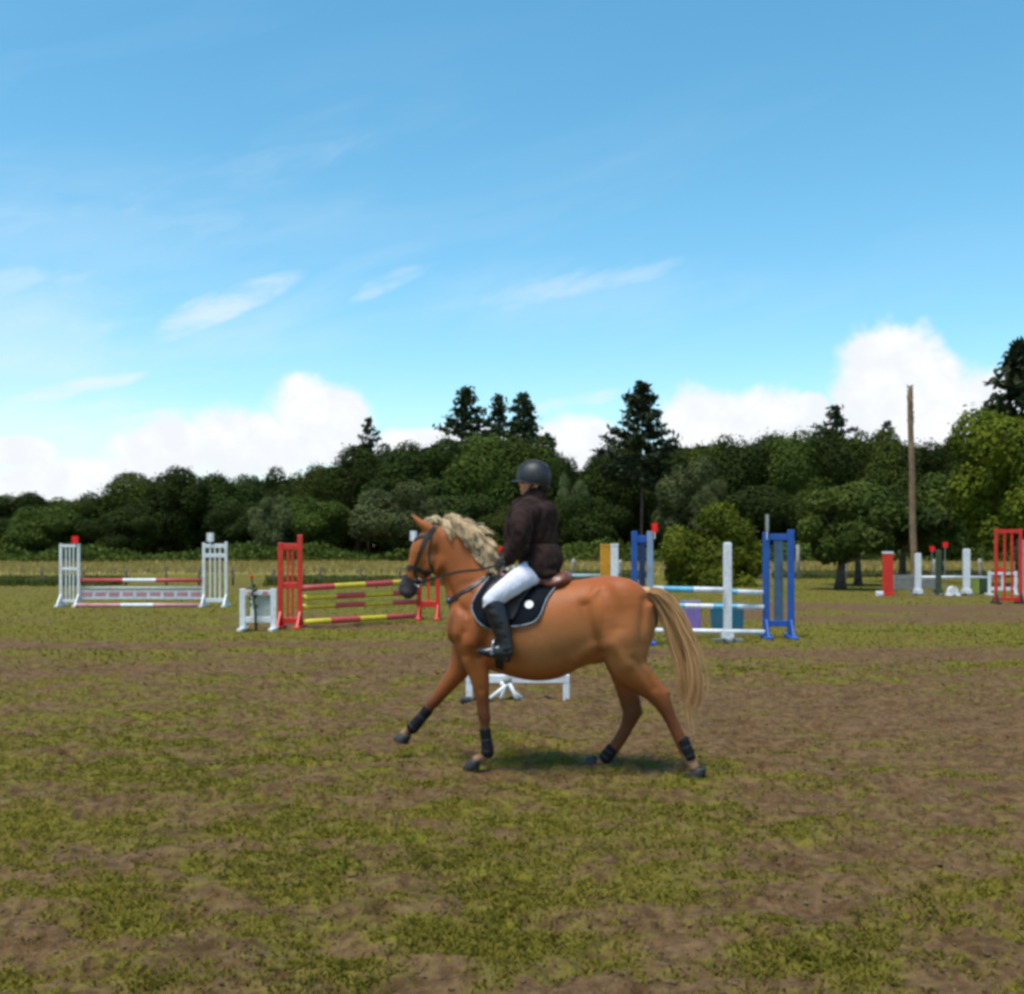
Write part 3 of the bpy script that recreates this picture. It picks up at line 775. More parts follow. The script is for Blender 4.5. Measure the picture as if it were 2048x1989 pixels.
# ------------------------------------------------------------------ show jumps
def wing(px0, px1, top_l, top_r, base_row, m, label, post=.075, slats=2, slat_w=.05, rails=(.90, .16), foot=.36, group=None, name='jump_wing',
         rail_h=.075, mesh_fill=None, flag=None, foot_m=None, rz=0.0, cups=(), post_r=None, splay=.0):
    """a jump wing: two posts, cross rails, upright slats and feet running front to back"""
    Y = depth_of(base_row); s = Y / F
    xc = (px0 + px1) / 2; root = empty(name, ((xc - CX) * s, Y, 0), rz); tag(root, label, 'jump wing', group)
    hw = (px1 - px0) / 2 * s; Hl = CAMH - (top_l - HY) * s; Hr = CAMH - (top_r - HY) * s; Hm = min(Hl, Hr)
    MB().box(-hw, -hw + post, -.03, .03, .03, Hl).build('post', m, root)
    MB().box(hw - post, hw, -.03, .03, .03, Hr).build('post', post_r or m, root)
    for k in rails:
        z = Hm * k
        MB().box(-hw + post, hw - post, -.022, .022, z - rail_h / 2, z + rail_h / 2).build('rail', m, root)
    z0, z1 = Hm * min(rails) + rail_h / 2, Hm * max(rails) - rail_h / 2
    inner = 2 * (hw - post)
    for k in range(slats):
        x = -hw + post + inner * (k + 1) / (slats + 1)
        MB().box(x - slat_w / 2, x + slat_w / 2, -.014, .014, z0, z1, bev=.003).build('slat', mesh_fill or m, root)
    for x in (-hw + post / 2, hw - post / 2):
        b = MB()
        b.box(x - post * .62, x + post * .62, -foot, foot, 0.0, .055)
        for sy in (-1, 1):
            b.add([(x - .018, sy * .03, .34), (x + .018, sy * .03, .34), (x + .018, sy * .03, .054), (x - .018, sy * .03, .054),
                   (x - .018, sy * foot * .8, .054), (x + .018, sy * foot * .8, .054)], [(0, 1, 5, 4), (0, 4, 3), (1, 2, 5), (0, 3, 2, 1), (3, 4, 5, 2)])
        b.build('foot', foot_m or m, root)
    for z, side in cups:
        x = hw + .035 if side > 0 else -hw - .035
        MB().box(x - .035, x + .035, -.045, .045, z - .065, z - .05, bev=.004).box(x - .035, x + .035, -.05, -.044, z - .06, z - .02, bev=.002).build('pole_cup', GREY, root)
    if flag:
        x, z, w, h, fm = flag
        X = (x - CX) * s - root.location.x; Z = CAMH - (z - HY) * s
        fl = MB().tube([(X, -.036, Hm * .93), (X, -.036, Z - h / 2)], .010, 8).build('flag_holder', WHITE, root)
        b = MB(); n = 7
        vs = [(X - w / 2 + w * i / (n - 1), -.036 + .025 * math.sin(i * 1.1) + sy * .004, Z + (k - .5) * h) for sy in (-1, 1) for k in (0, 1) for i in range(n)]
        fs = []
        for q in (0, 1):
            o = q * 2 * n
            for i in range(n - 1): fs.append((o + i, o + i + 1, o + n + i + 1, o + n + i))
        fs += [(i, i + 1, 2 * n + i + 1, 2 * n + i) for i in range(n - 1)] + [(n + i, n + i + 1, 3 * n + i + 1, 3 * n + i) for i in range(n - 1)]
        fs += [(0, n, 3 * n, 2 * n), (n - 1, 2 * n - 1, 4 * n - 1, 3 * n - 1)]
        b.add(vs, fs).build('flag', fm, root)
    return root

def pole(a, c, bands, label, r=.05, group=None, cols=None, name='jump_pole'):
    """a round jump pole from point a to c, painted in bands: list of (share of length, material)"""
    a, c = Vector(a), Vector(c); mats = []
    for _, m in bands:
        if m not in mats: mats.append(m)
    tot = sum(k for k, _ in bands); t = 0; pts, mi = [a], []
    for k, m in bands:
        t += k / tot; pts.append(a.lerp(c, t)); mi.append(mats.index(m))
    o = empty(name, ((a + c) / 2)[:]); off = (a + c) / 2
    tag(o, label, 'jump pole', group)
    MB().tube([p - off for p in pts], r, 14, mi).build('shaft', mats, o, True)
    me = o.children[0].data if o.children else None
    return o

def pole_px(x0, y0, Y0, x1, y1, Y1, bands, label, **kw): return pole(at(x0, y0, Y0), at(x1, y1, Y1), bands, label, **kw)

# --- white jump on the left
YW = depth_of(1214)
zrow = lambda row, Y: CAMH - (row - HY) * Y / F
wing(119, 160, 1088, 1088, 1214, WHITE, 'left white wing of the white jump, with red flag', slats=3, slat_w=.035, rails=(.965, .60, .09), flag=(151, 1080, .20, .20, FLAGRED), cups=((.85, 1),))
wing(405, 455, 1086, 1084, 1214, WHITE, 'right white wing of the white jump, with white flag', slats=3, slat_w=.04, rails=(.95, .80, .10), flag=(421, 1075, .20, .24, WHITE), cups=((.85, -1),), rail_h=.11)
pole_px(161, 1161, YW, 405, 1161, YW, [(35, POLERED), (27, WHITE), (38, POLERED)], 'red and white top pole of the white jump')
pole_px(161, 1176, YW + .12, 405, 1176, YW + .12, [(1, WHITE)], 'plain white pole just under the red and white top pole', r=.03)
def plank(x0, x1, top, bot, Y, label, base, patch):
    a, c = at(x0, top, Y), at(x1, bot, Y); root = empty('jump_plank', ((a.x + c.x) / 2, Y, c.z)); tag(root, label, 'jump plank'); hw = (c.x - a.x) / 2; h = a.z - c.z
    MB().box(-hw, hw, -.015, .015, 0, h).build('board', base, root)
    n = 9
    for k in range(n):
        x = -hw + 2 * hw * (k + .5) / n
        b = MB(); w = hw / n * .78
        b.box(x - w, x + w, -.021, -.0152, h * (.30 + .05 * (k % 2)), h * .78, bev=.002).build('painted_panel', patch, root)
    return root
plank(161, 406, 1181, 1199, YW + .06, 'white plank with faded pink panels in the white jump', WHITE, PINK)
pole_px(152, 1211, YW - .25, 402, 1211, YW - .25, [(36, PINK), (26, WHITE), (38, PINK)], 'faded pink and white ground pole under the white jump', r=.055)

# --- red and yellow jump
YR0, YR1 = depth_of(1257), depth_of(1240)
wing(556, 605, 1086, 1070, 1257, RED, 'tall red wing at the left end of the red and yellow poles', slats=2, slat_w=.045, rails=(.955, .50, .09), foot=.42, cups=((.87, 1), (.68, 1), (.48, 1)), post=.10, rail_h=.12)
wing(834, 880, 1084, 1080, 1240, RED, 'red wing half hidden behind the head of the horse', slats=1, slat_w=.05, rails=(.95, .20), foot=.45, flag=(827, 1072, .16, .22, WHITE), cups=((.87, -1), (.68, -1)), post=.10, rail_h=.14)
ya = lambda x: YR0 + (YR1 - YR0) * (x - 606) / (834 - 606)
Rr, Yy = POLERED, YELLOW
pole_px(607, 1177, ya(607) - .05, 834, 1163, ya(834) - .05, [(55, Rr), (60, Yy), (57, Rr), (55, Yy)], 'top pole of the red and yellow jump, red at its left end', r=.06)
pole_px(607, 1196, ya(607) - .05, 834, 1185, ya(834) - .05, [(58, Yy), (57, Rr), (56, Yy), (56, Rr)], 'second pole down in the red and yellow jump, yellow at its left end', r=.06)
pole_px(607, 1214, ya(607) - .05, 834, 1204, ya(834) - .05, [(56, Yy), (59, Rr), (56, Yy), (56, Rr)], 'third pole down in the red and yellow jump, just under the second', r=.055)
pole_px(612, 1245, ya(607) - .5, 828, 1232, ya(828) - .5, [(43, Yy), (57, Rr), (53, Yy), (63, Rr)], 'red and yellow ground pole lying in front of the red wing', r=.06)

def low_gate(px0, px1, top, base_row, label, inner=(), m=WHITE, pinks=True, post=.11):
    Y = depth_of(base_row); s = Y / F; root = empty('low_gate', (((px0 + px1) / 2 - CX) * s, Y, 0)); tag(root, label, 'gate')
    hw = (px1 - px0) / 2 * s; H = CAMH - (top - HY) * s
    for x0 in (-hw, hw - post): MB().box(x0, x0 + post, -.035, .035, 0, H).build('post', m, root)
    MB().box(-hw + post, hw - post, -.03, .03, H - .12, H - .03).build('top_rail', m, root)
    MB().box(-hw + post, hw - post, -.03, .03, .16, .27).build('bottom_rail', m, root)
    for k in inner: MB().box(-hw + 2 * hw * k - .035, -hw + 2 * hw * k + .035, -.02, .02, .271, H - .121).build('upright', m, root)
    for x in (-hw + post / 2, hw - post / 2):
        MB().box(x - .045, x + .045, -.3, -.036, 0, .06).box(x - .045, x + .045, .036, .3, 0, .06).build('foot', m, root)
    if pinks:
        MB().box(-hw + 2 * hw * .42, hw - post - .002, .0302, .042, .28, H - .13, bev=.003).build('panel', mat('pale_panel', (.46, .48, .42), .6, .12, 5, dirt=DIRT), root)
        for k in (.22, .62): MB().box(-hw + 2 * hw * k, -hw + 2 * hw * (k + .16), -.036, -.0302, H - .11, H - .04, bev=.002).build('painted_panel', PINK, root)
    return root
low_gate(480, 553, 1178, 1262, 'low white gate standing against the tall red wing', (.34,))
def flower_stand():
    Y = depth_of(1252); root = empty('flower_stand', ((540 - CX) * Y / F, Y + .12, 0)); tag(root, 'dark flower stalk with an orange bloom in front of the low white gate', 'artificial flower')
    root.location.y = depth_of(1262) - .16
    r = random.Random(2); z1 = 1.02
    MB().tube([(.06, 0, 0), (.05, 0, .35), (0, 0, .7), (-.02, 0, z1)], [.028, .025, .02, .014], 9).build('stalk', GREENP, root, True)
    b = MB()
    for k in range(12):
        a = k * 2.4; z = .45 + .04 * k
        b.add([(-.01, 0, z), (math.cos(a) * .06, math.sin(a) * .06, z + .07), (math.cos(a + .4) * .11, math.sin(a + .4) * .11, z + .03), (math.cos(a + .7) * .05, math.sin(a + .7) * .05, z - .02)], [(0, 1, 2, 3)])
    b.build('leaves', GREENP, root)
    b = MB()
    for k in range(16):
        a = k * 2.4; e = k / 16 * 1.5
        c = Vector((math.cos(a) * math.cos(e), math.sin(a) * math.cos(e), math.sin(e))) * .065; t = Vector((-math.sin(a), math.cos(a), 0)) * .03; o = Vector((-.02, 0, z1))
        b.add([o, o + c * .7 + t, o + c * 1.15, o + c * .7 - t], [(0, 1, 2, 3)])
    b.build('bloom', mat('orange_bloom', (.75, .16, .01), .7, .1, 9), root)
flower_stand()

# --- blue jump on the right
YB = depth_of(1277)
wing(1526, 1588, 1065, 1060, 1277, BLUE, 'large blue wing at the right end of the blue and white poles', slats=1, slat_w=.16, rails=(.955, .14), foot=.46, mesh_fill=mat('dull_blue_grey_slat', (.05, .10, .17), .6, .2, 6), post=.12, rail_h=.11, flag=(1534, 1046, .07, .30, mat('dull_white_flag', (.30, .33, .30), .8, .1, 9)), rz=R(-6), cups=((.85, -1),))
wing(1263, 1306, 1063, 1063, 1288, BLUE, 'narrow blue wing with red flag rising behind the rump of the horse', slats=1, slat_w=.10, rails=(.93, .16), foot=.42, mesh_fill=mat('navy_slat', (.012, .03, .10), .6, .2, 6), flag=(1309, 1056, .11, .155, FLAGRED), post=.10, rail_h=.12, post_r=mat('pale_blue_post', (.25, .33, .44), .55, .1, 6), cups=((.85, 1),))
YP = depth_of(1285)
def slim_post(px, w_px, top, base_row, m, label, group=None, foot_m=GREY, foot=.26, cat='jump stand', cap=None):
    Y = depth_of(base_row); s = Y / F; root = empty('jump_stand', ((px - CX) * s, Y, 0)); tag(root, label, cat, group)
    H = CAMH - (top - HY) * s; w = w_px * s / 2
    MB().box(-w, w, -w, w, .06, H - .02).build('post', m, root)
    MB().box(-w * .8, w * .8, -w * .8, w * .8, H - .0198, H).build('cap', cap or m, root)
    MB().box(-foot, foot, -.045, .045, 0, .06).build('foot', foot_m, root)
    MB().box(-.045, .045, -foot, -.046, 0, .06).box(-.045, .045, .046, foot, 0, .06).build('foot', foot_m, root)
    MB().box(-w * 1.5, w * 1.5, -w * 1.5, w * 1.5, .061, .20).build('socket', m, root)
    MB().box(w, w + .05, -.04, .04, .80, .815, bev=.004).build('pole_cup', GREY, root)
    return root
slim_post(1455, 15, 1085, 1284, WHITE, 'slim white upright stand in front of the blue jump')
pole_px(1300, 1178, YP, 1447, 1181, YP, [(18, WHITE), (41, SKYBLUE), (41, WHITE)], 'light blue and white pole from behind the tail to the slim white stand', r=.052)
pole_px(1462, 1184, YB - .1, 1525, 1186, YB, [(18, SKYBLUE), (82, WHITE)], 'short white pole end between slim white stand and large blue wing', r=.048)
pole_px(1310, 1211, YB + .35, 1528, 1215, YB, [(28, SKYBLUE), (26, WHITE), (22, SKYBLUE), (24, WHITE)], 'lower blue and white pole behind the purple and teal boards', r=.045)
pole_px(1300, 1261, YB + .4, 1530, 1265, YB - .12, [(1, WHITE)], 'white ground pole under the purple and teal boards', r=.045)
def filler(px0, px1, top, base_row, m, label, taper=.05, lean=0.0, thick=.14):
    Y = depth_of(base_row); s = Y / F; root = empty('filler_board', (((px0 + px1) / 2 - CX) * s, Y, 0)); tag(root, label, 'jump filler')
    hw = (px1 - px0) / 2 * s; H = CAMH - (top - HY) * s; b = hw * (1 - taper); ox = lean * H
    vs = [(-b + ox, -thick / 2, .02), (b + ox, -thick / 2, .02), (b + ox, thick / 2, .02), (-b + ox, thick / 2, .02), (-hw, -thick / 2, H), (hw, -thick / 2, H), (hw, thick / 2, H), (-hw, thick / 2, H)]
    o = MB().add(vs, [(0, 3, 2, 1), (4, 5, 6, 7), (0, 1, 5, 4), (1, 2, 6, 5), (2, 3, 7, 6), (3, 0, 4, 7)]).build('board', m, root)
    bv = o.modifiers.new('edge', 'BEVEL'); bv.width = .012; bv.segments = 2
    MB().box(-hw - .008, hw + .008, -thick / 2 - .008, thick / 2 + .008, H + .001, H + .035).build('top_edge', m, root)
    for x in (-b * .7, b * .7): MB().box(x - .04 + ox, x + .04 + ox, -thick * .8, thick * .8, 0, .0195, bev=.003).build('foot', RUBBER, root)
    return root
filler(1362, 1400, 1206, 1262, PURPLE, 'purple filler board behind the tail of the horse', .10, .06)
filler(1421, 1487, 1210, 1267, TEAL, 'dark teal filler board behind the slim white stand', .08)
# --- orange and white pillars behind the saddle
def pillar(px0, px1, top, base_row, m, label, cap_m=None, group=None):
    Y = depth_of(base_row); s = Y / F; root = empty('jump_pillar', (((px0 + px1) / 2 - CX) * s, Y, 0)); tag(root, label, 'jump pillar', group)
    hw = (px1 - px0) / 2 * s; H = CAMH - (top - HY) * s
    MB().box(-hw, hw, -hw, hw, .1, H - .06).build('column', m, root)
    MB().box(-hw * 1.06, hw * 1.06, -hw * 1.06, hw * 1.06, H - .0598, H).build('cap', cap_m or m, root)
    MB().box(-hw * 1.25, hw * 1.25, -hw * 1.25, hw * 1.25, 0, .0998).build('plinth', m, root)
    for z in (H * .36, H * .68): MB().box(-hw * 1.015, hw * 1.015, -hw * 1.015, hw * 1.015, z, z + .025, bev=.003).build('band', m, root)
    return root
pillar(1201, 1221, 1089, 1212, ORANGE, 'orange pillar beyond the rump of the horse')
pillar(1222, 1236, 1088, 1214, WHITE, 'narrow white pillar close beside the orange one')
YO = depth_of(1212)
pole_px(1030, 1152, YO, 1200, 1152, YO, [(30, WHITE), (30, SKYBLUE), (40, mat('pale_blue_grey_paint', (.36, .48, .52), .5, .1, 5))], 'pale blue pole running behind the rider to the orange pillar')
wing(1012, 1042, 1092, 1092, 1212, WHITE, 'white wing hidden behind the rider with its red flag showing by the hands', slats=1, flag=(1004, 1101, .22, .22, FLAGRED))

# --- jumps far right
pillar(1767, 1784, 1104, 1192, RED, 'narrow red pillar standing left of the far white posts', cap_m=WHITE)
def block(px0, px1, top, base_row, m, label, depth=.25, cat='block', name='foot_block'):
    Y = depth_of(base_row); s = Y / F; root = empty(name, (((px0 + px1) / 2 - CX) * s, Y, 0)); tag(root, label, cat)
    hw = (px1 - px0) / 2 * s; H = CAMH - (top - HY) * s
    MB().box(-hw, hw, -depth / 2, depth / 2, 0, H, bev=.02).build('body', m, root)
    MB().box(-hw * .7, hw * .7, -depth / 2 - .01, -depth / 2 - .0005, H * .3, H * .7, bev=.003).build('recess_panel', m, root)
    return root
block(1753, 1765, 1183, 1193, WHITE, 'small white block at the foot of the red pillar')
def hanging_board(px0, px1, top, bot, base_row, m, label, n=3):
    Y = depth_of(base_row); a, c = at(px0, top, Y), at(px1, bot, Y); root = empty('jump_plank', ((a.x + c.x) / 2, Y, c.z)); tag(root, label, 'jump plank')
    hw = (c.x - a.x) / 2; h = a.z - c.z
    for k in range(n): MB().box(-hw, hw, -.014, .014, h * k / n + .006, h * (k + 1) / n - .006, bev=.004).build('plank', m, root)
    for x in (-hw * .8, hw * .8): MB().box(x - .03, x + .03, .0142, .04, -c.z + .0, h).build('batten', m, root)
    return root
hanging_board(1787, 1829, 1150, 1180, 1188, GREY, 'weathered grey board between the red pillar and the first far white post')
hanging_board(1842, 1872, 1158, 1178, 1186, GREY, 'weathered grey board right of the first far white post')
slim_post(1836, 10, 1107, 1191, WHITE, 'first far white post, nearest the telegraph pole', 'far white posts')
slim_post(1933, 11, 1098, 1191, WHITE, 'second far white post, nearer the red wing', 'far white posts')
slim_post(1877, 9, 1100, 1191, GREENP, 'dark green post between the two far white posts')
def flag_stick(px, row, base_row, label, w=.20):
    Y = depth_of(base_row); s = Y / F; root = empty('flag_stick', ((px - CX) * s, Y, 0)); tag(root, label, 'flag'); H = CAMH - (row - HY) * s
    MB().tube([(0, 0, 0), (0, 0, H - .1)], .02, 8).build('stick', GREY, root)
    b = MB(); n = 6
    vs = [(-w / 2 + w * i / (n - 1), -.025 + .02 * math.sin(i * 1.2) + sy, H + (k - .5) * w) for sy in (-.004, .004) for k in (0, 1) for i in range(n)]
    fs = [(o + i, o + i + 1, o + n + i + 1, o + n + i) for o in (0, 2 * n) for i in range(n - 1)] + [(i, i + 1, 2 * n + i + 1, 2 * n + i) for i in range(n - 1)] + [(n + i, n + i + 1, 3 * n + i + 1, 3 * n + i) for i in range(n - 1)]
    b.add(vs, fs).build('flag', FLAGRED, root)
flag_stick(1864, 1098, 1180, 'lower red flag beside the dark green post')
flag_stick(1890, 1090, 1182, 'higher red flag on a grey stick right of the dark green post')
Y2 = depth_of(1189)
pole_px(1843, 1155, Y2, 1926, 1155, Y2, [(1, WHITE)], 'white pole between the two far white posts', r=.05)
pole_px(1941, 1155, Y2, 1985, 1156, Y2 + .2, [(1, mat('grey_white_paint', (.42, .43, .47), .5, .1, 5))], 'greyish white pole right of the second far white post', r=.05)
def tent_filler(px0, px1, top, base_row, m, label):
    Y = depth_of(base_row); s = Y / F; root = empty('filler_board', (((px0 + px1) / 2 - CX) * s, Y, 0)); tag(root, label, 'jump filler')
    hw = (px1 - px0) / 2 * s; H = CAMH - (top - HY) * s; n = 9
    pr = [(-hw, .03)] + [(hw * -math.cos(math.pi * k / n) * .8, .03 + (H - .06) * (.35 + .65 * math.sin(math.pi * k / n))) for k in range(n + 1)] + [(hw, .03)]
    b = MB(); k = len(pr)
    b.add([(x, -.1, z) for x, z in pr] + [(x, .1, z) for x, z in pr], [tuple(range(k)), tuple(range(k, 2 * k))[::-1]] + [(i, (i + 1) % k, k + (i + 1) % k, k + i) for i in range(k)]).build('board', m, root)
    for x in (-hw * .7, hw * .7): MB().box(x - .06, x + .06, -.16, .16, 0, .0295, bev=.004).build('foot', m, root)
tent_filler(1893, 1918, 1171, 1192, WHITE, 'low white humped filler between the far posts')
filler(1941, 1957, 1160, 1190, LIME, 'yellow green filler board right of the second far white post', .02)
filler(1960, 1974, 1160, 1189, GREENP, 'dark green filler board beside the yellow green one', .02)
low_gate(1976, 2034, 1143, 1191, 'low white gate seen through the bars of the far right red wing', (.5,), pinks=False, post=.09)
flag_stick(2000, 1140, 1188, 'orange red flag seen through the far right red wing', .14)
wing(1989, 2044, 1058, 1058, 1208, RED, 'red barred wing at the right edge of the picture', slats=2, slat_w=.065, rails=(.965, .06), foot=.30, post=.085, rail_h=.11, foot_m=RUBBER)
wing(2041, 2080, 1080, 1080, 1204, PINK, 'faded pink wing cut off by the right edge', slats=1, rails=(.95, .06), foot=.3, post=.16)

# --- low white rail with crossed feet on the ground behind the horse
def cavaletti():
    Y = depth_of(1402); s = Y / F; x0, x1 = (932 - CX) * s, (1139 - CX) * s; xc = (x0 + x1) / 2
    root = empty('low_trestle', (xc, Y, 0)); tag(root, 'low white trestle rail on the ground seen under the belly of the horse', 'trestle'); hw = (x1 - x0) / 2
    H = CAMH - (1350 - HY) * s
    MB().box(-hw, hw, -.04, .04, H - .085, H).build('rail', WHITE, root)
    for x in (-hw + .035, hw - .035):
        MB().box(x - .034, x + .034, -.038, .038, 0.0, H - .0855).build('leg', WHITE, root)
    MB().box(-hw - .05, -hw + .06, -.2, -.039, 0, .05).build('foot', RUBBER, root)
    xm = (1024 - CX) * s - xc - .06
    for a, c in (((-.20, -.06), (.06, .22)), ((.18, .04), (-.06, .20)), ((-.06, -.05), (.00, .22)), ((.12, -.07), (.02, .22))):
        p0 = Vector((xm + a[0], a[1] - .08, .02)); p1 = Vector((xm + c[0], -.075, c[1]))
        lg = MB().tube([p0, p0.lerp(p1, .5), p1], .022, 8).build('brace', WHITE, root, True)
        MB().tube([p0 - Vector((0, 0, .02)), p0 + Vector((0, 0, .025))], .032, 8).build('end_cap', RUBBER, lg, True)
    MB().tube([(xm - .02, -.075, .20), (xm + .05, -.075, .24)], .035, 10).build('hub', GREY, root, True)
cavaletti()

# ------------------------------------------------------------------ horse and rider: shared shaping tools
# the horse stands about 8.2 m away, heading left and slightly away from the camera
HN = Vector((.177, .984, 0)).normalized()                      # across the horse, from its near side to its far side
HC = 8.07
PXM = 268.0                                                    # photograph pixels per metre at the horse
def H_(px, py, l=0.0):
    """point on the plane l metres beyond the horse's mid-plane, on the line of sight of a photograph pixel"""
    r = Vector(((px - CX) / F, 1.0, -(py - HY) / F))
    t = (HC + l) / HN.dot(r)
    return Vector((r.x * t, r.y * t, CAMH + r.z * t))
def mirror(p): return p - HN * (2 * (p.dot(HN) - HC))

def catmull(P, n):
    P = np.asarray(P, float); Q = np.concatenate([[2 * P[0] - P[1]], P, [2 * P[-1] - P[-2]]]); out = []
    for i in range(len(P) - 1):
        a, b, c, d = Q[i], Q[i + 1], Q[i + 2], Q[i + 3]
        for k in range(n):
            t = k / n
            out.append(.5 * (2 * b + (c - a) * t + (2 * a - 5 * b + 4 * c - d) * t * t + (3 * b - a - 3 * c + d) * t ** 3))
    out.append(P[-1])
    return np.array(out)

def loft(st, sub=4, ns=18, upright=False, ex=2.0):
    """closed tube through stations (px, py, l, in-plane radius px, lateral radius m)"""
    P = np.array([[*H_(s[0], s[1], s[2]), s[3] / PXM, s[4]] for s in st])
    C = catmull(P, sub); vs, fs = [], []
    up = Vector((0, 0, 1)); along = up.cross(HN)
    for i in range(len(C)):
        p = Vector(C[i][:3]); t = Vector(C[min(i + 1, len(C) - 1)][:3] - C[max(i - 1, 0)][:3])
        t = (t - HN * t.dot(HN))
        t = t.normalized() if t.length > 1e-6 else along
        nrm = up if upright else HN.cross(t).normalized()
        ra, rb = max(C[i][3], .002), max(C[i][4], .002)
        for k in range(ns):
            a = 2 * math.pi * k / ns; c, s = math.cos(a), math.sin(a)
            c = math.copysign(abs(c) ** (2 / ex), c); s = math.copysign(abs(s) ** (2 / ex), s)
            vs.append(p + nrm * (c * ra) + HN * (s * rb))
    n = len(C)
    for i in range(n - 1):
        for k in range(ns): fs.append((i * ns + k, i * ns + (k + 1) % ns, (i + 1) * ns + (k + 1) % ns, (i + 1) * ns + k))
    # rounded ends
    for e, i in ((0, 0), (1, n - 1)):
        p = Vector(C[i][:3]); q = Vector(C[1 if e == 0 else n - 2][:3]); d = (p - q)
        d = d.normalized() if d.length > 1e-6 else Vector((0, 0, 1))
        r = min(C[i][3], C[i][4]) * .55; k0 = len(vs); ring = range(i * ns, i * ns + ns)
        for k in ring: vs.append(p + (vs[k] - p) * .62 + d * r * .8)
        vs.append(p + d * r * 1.05)
        for k in range(ns):
            k1 = (k + 1) % ns; a, b_ = i * ns + k, i * ns + k1
            f1, f2 = (a, b_, k0 + k1, k0 + k), (k0 + k, k0 + k1, k0 + ns)
            if e == 0: f1, f2 = f1[::-1], f2[::-1]
            fs += [f1, f2]
    return vs, fs
def ball(px, py, l, rx, rl, rz, n=12):
    c = H_(px, py, l); al = Vector((0, 0, 1)).cross(HN)
    vs, fs = [], []
    for i in range(n + 1):
        for k in range(n * 2):
            a, e = math.pi * k / n, math.pi * (i / n - .5)
            vs.append(c + al * (math.cos(a) * math.cos(e) * rx / PXM) + HN * (math.sin(a) * math.cos(e) * rl) + Vector((0, 0, math.sin(e) * rz / PXM)))
    for i in range(n):
        for k in range(n * 2):
            fs.append((i * 2 * n + k, i * 2 * n + (k + 1) % (2 * n), (i + 1) * 2 * n + (k + 1) % (2 * n), (i + 1) * 2 * n + k))
    return vs, fs

def fuse(name, solids, voxel, smooth, mats, parent, f=.5):
    """merge overlapping closed solids into one continuous skin"""
    V, Fs = [], []
    for vs, fs in solids:
        k = len(V); V += [tuple(v) for v in vs]; Fs += [tuple(i + k for i in q) for q in fs]
    me = bpy.data.meshes.new('tmp'); me.from_pydata(V, [], Fs); me.update()
    bm = bmesh.new(); bm.from_mesh(me); bmesh.ops.remove_doubles(bm, verts=bm.verts[:], dist=1e-5); bmesh.ops.recalc_face_normals(bm, faces=bm.faces[:]); bm.to_mesh(me); bm.free()
    ob = bpy.data.objects.new('tmp', me); COL.objects.link(ob)
    rm = ob.modifiers.new('r', 'REMESH'); rm.mode = 'VOXEL'; rm.voxel_size = voxel; rm.adaptivity = 0
    if smooth:
        sm = ob.modifiers.new('s', 'SMOOTH'); sm.factor = f; sm.iterations = smooth
    dg = bpy.context.evaluated_depsgraph_get(); dg.update()
    out = bpy.data.meshes.new_from_object(ob.evaluated_get(dg))
    bpy.data.objects.remove(ob); bpy.data.meshes.remove(me)
    out.name = name; out.materials.clear()
    for m in mats: out.materials.append(m)
    out.polygons.foreach_set('use_smooth', np.ones(len(out.polygons), bool))
    return link_mesh(name, out, parent, world=True)
def co_of(o):
    a = np.empty(len(o.data.vertices) * 3, np.float32); o.data.vertices.foreach_get('co', a); return a.reshape(-1, 3).astype(float)
def set_co(o, a): o.data.vertices.foreach_set('co', a.astype(np.float32).ravel()); o.data.update()
def to_px(V):
    return CX + F * V[:, 0] / V[:, 1], HY - F * (V[:, 2] - CAMH) / V[:, 1], V @ np.array(HN) - HC

# ------------------------------------------------------------------ the horse
hb = H_(1110, 1535); horse = empty('horse', (hb.x, hb.y, 0))
tag(horse, 'chestnut horse with pale mane and tail striding left under its rider', 'horse')
trunk = [(1303, 1236, 0, 26, .10), (1290, 1232, 0, 52, .19), (1260, 1236, 0, 75, .25), (1215, 1238, 0, 85, .275), (1170, 1245, 0, 86, .275), (1120, 1260, 0, 95, .295),
         (1070, 1264, 0, 97, .305), (1020, 1258, 0, 94, .29), (982, 1246, 0, 94, .26), (948, 1240, 0, 88, .225), (924, 1245, 0, 66, .185), (912, 1250, 0, 42, .13)]
S = [loft(trunk, 5, 72, True, 2.15)]
S.append(loft([(965, 1205, 0, 72, .17), (951, 1190, 0, 62, .155), (934, 1156, 0, 50, .125), (917, 1120, 0, 43, .10), (899, 1088, 0, 36, .085), (886, 1074, 0, 30, .075)], 4, 48))
S.append(loft([(884, 1066, 0, 24, .070), (868, 1080, 0, 29, .085), (852, 1098, 0, 30, .098), (846, 1118, 0, 29, .088), (836, 1140, 0, 24, .068), (824, 1160, 0, 19.5, .056), (815, 1176, 0, 20, .056), (809, 1187, 0, 15, .048)], 4, 20, False, 2.3))
S.append(ball(858, 1122, -.055, 19, .035, 22)); S.append(ball(858, 1122, .055, 19, .035, 22))       # cheeks
S.append(ball(838, 1103, -.078, 9, .018, 7)); S.append(ball(838, 1103, .078, 9, .018, 7))           # brow over the eyes
S.append(loft([(828, 1180, 0, 10, .045), (818, 1191, 0, 9, .04), (811, 1194, 0, 6, .03)], 3, 14))    # chin and lower lip
S.append(loft([(872, 1140, 0, 20, .075), (884, 1128, 0, 26, .085), (900, 1120, 0, 30, .09)], 3, 16))  # throat
for sl in (-1, 1):
    S.append(loft([(862, 1062, .052 * sl, 11, .026), (850, 1053, .058 * sl, 10, .026), (837, 1043, .060 * sl, 8, .020), (828, 1034, .060 * sl, 5, .013), (820, 1027, .058 * sl, 2, .006)], 4, 12))
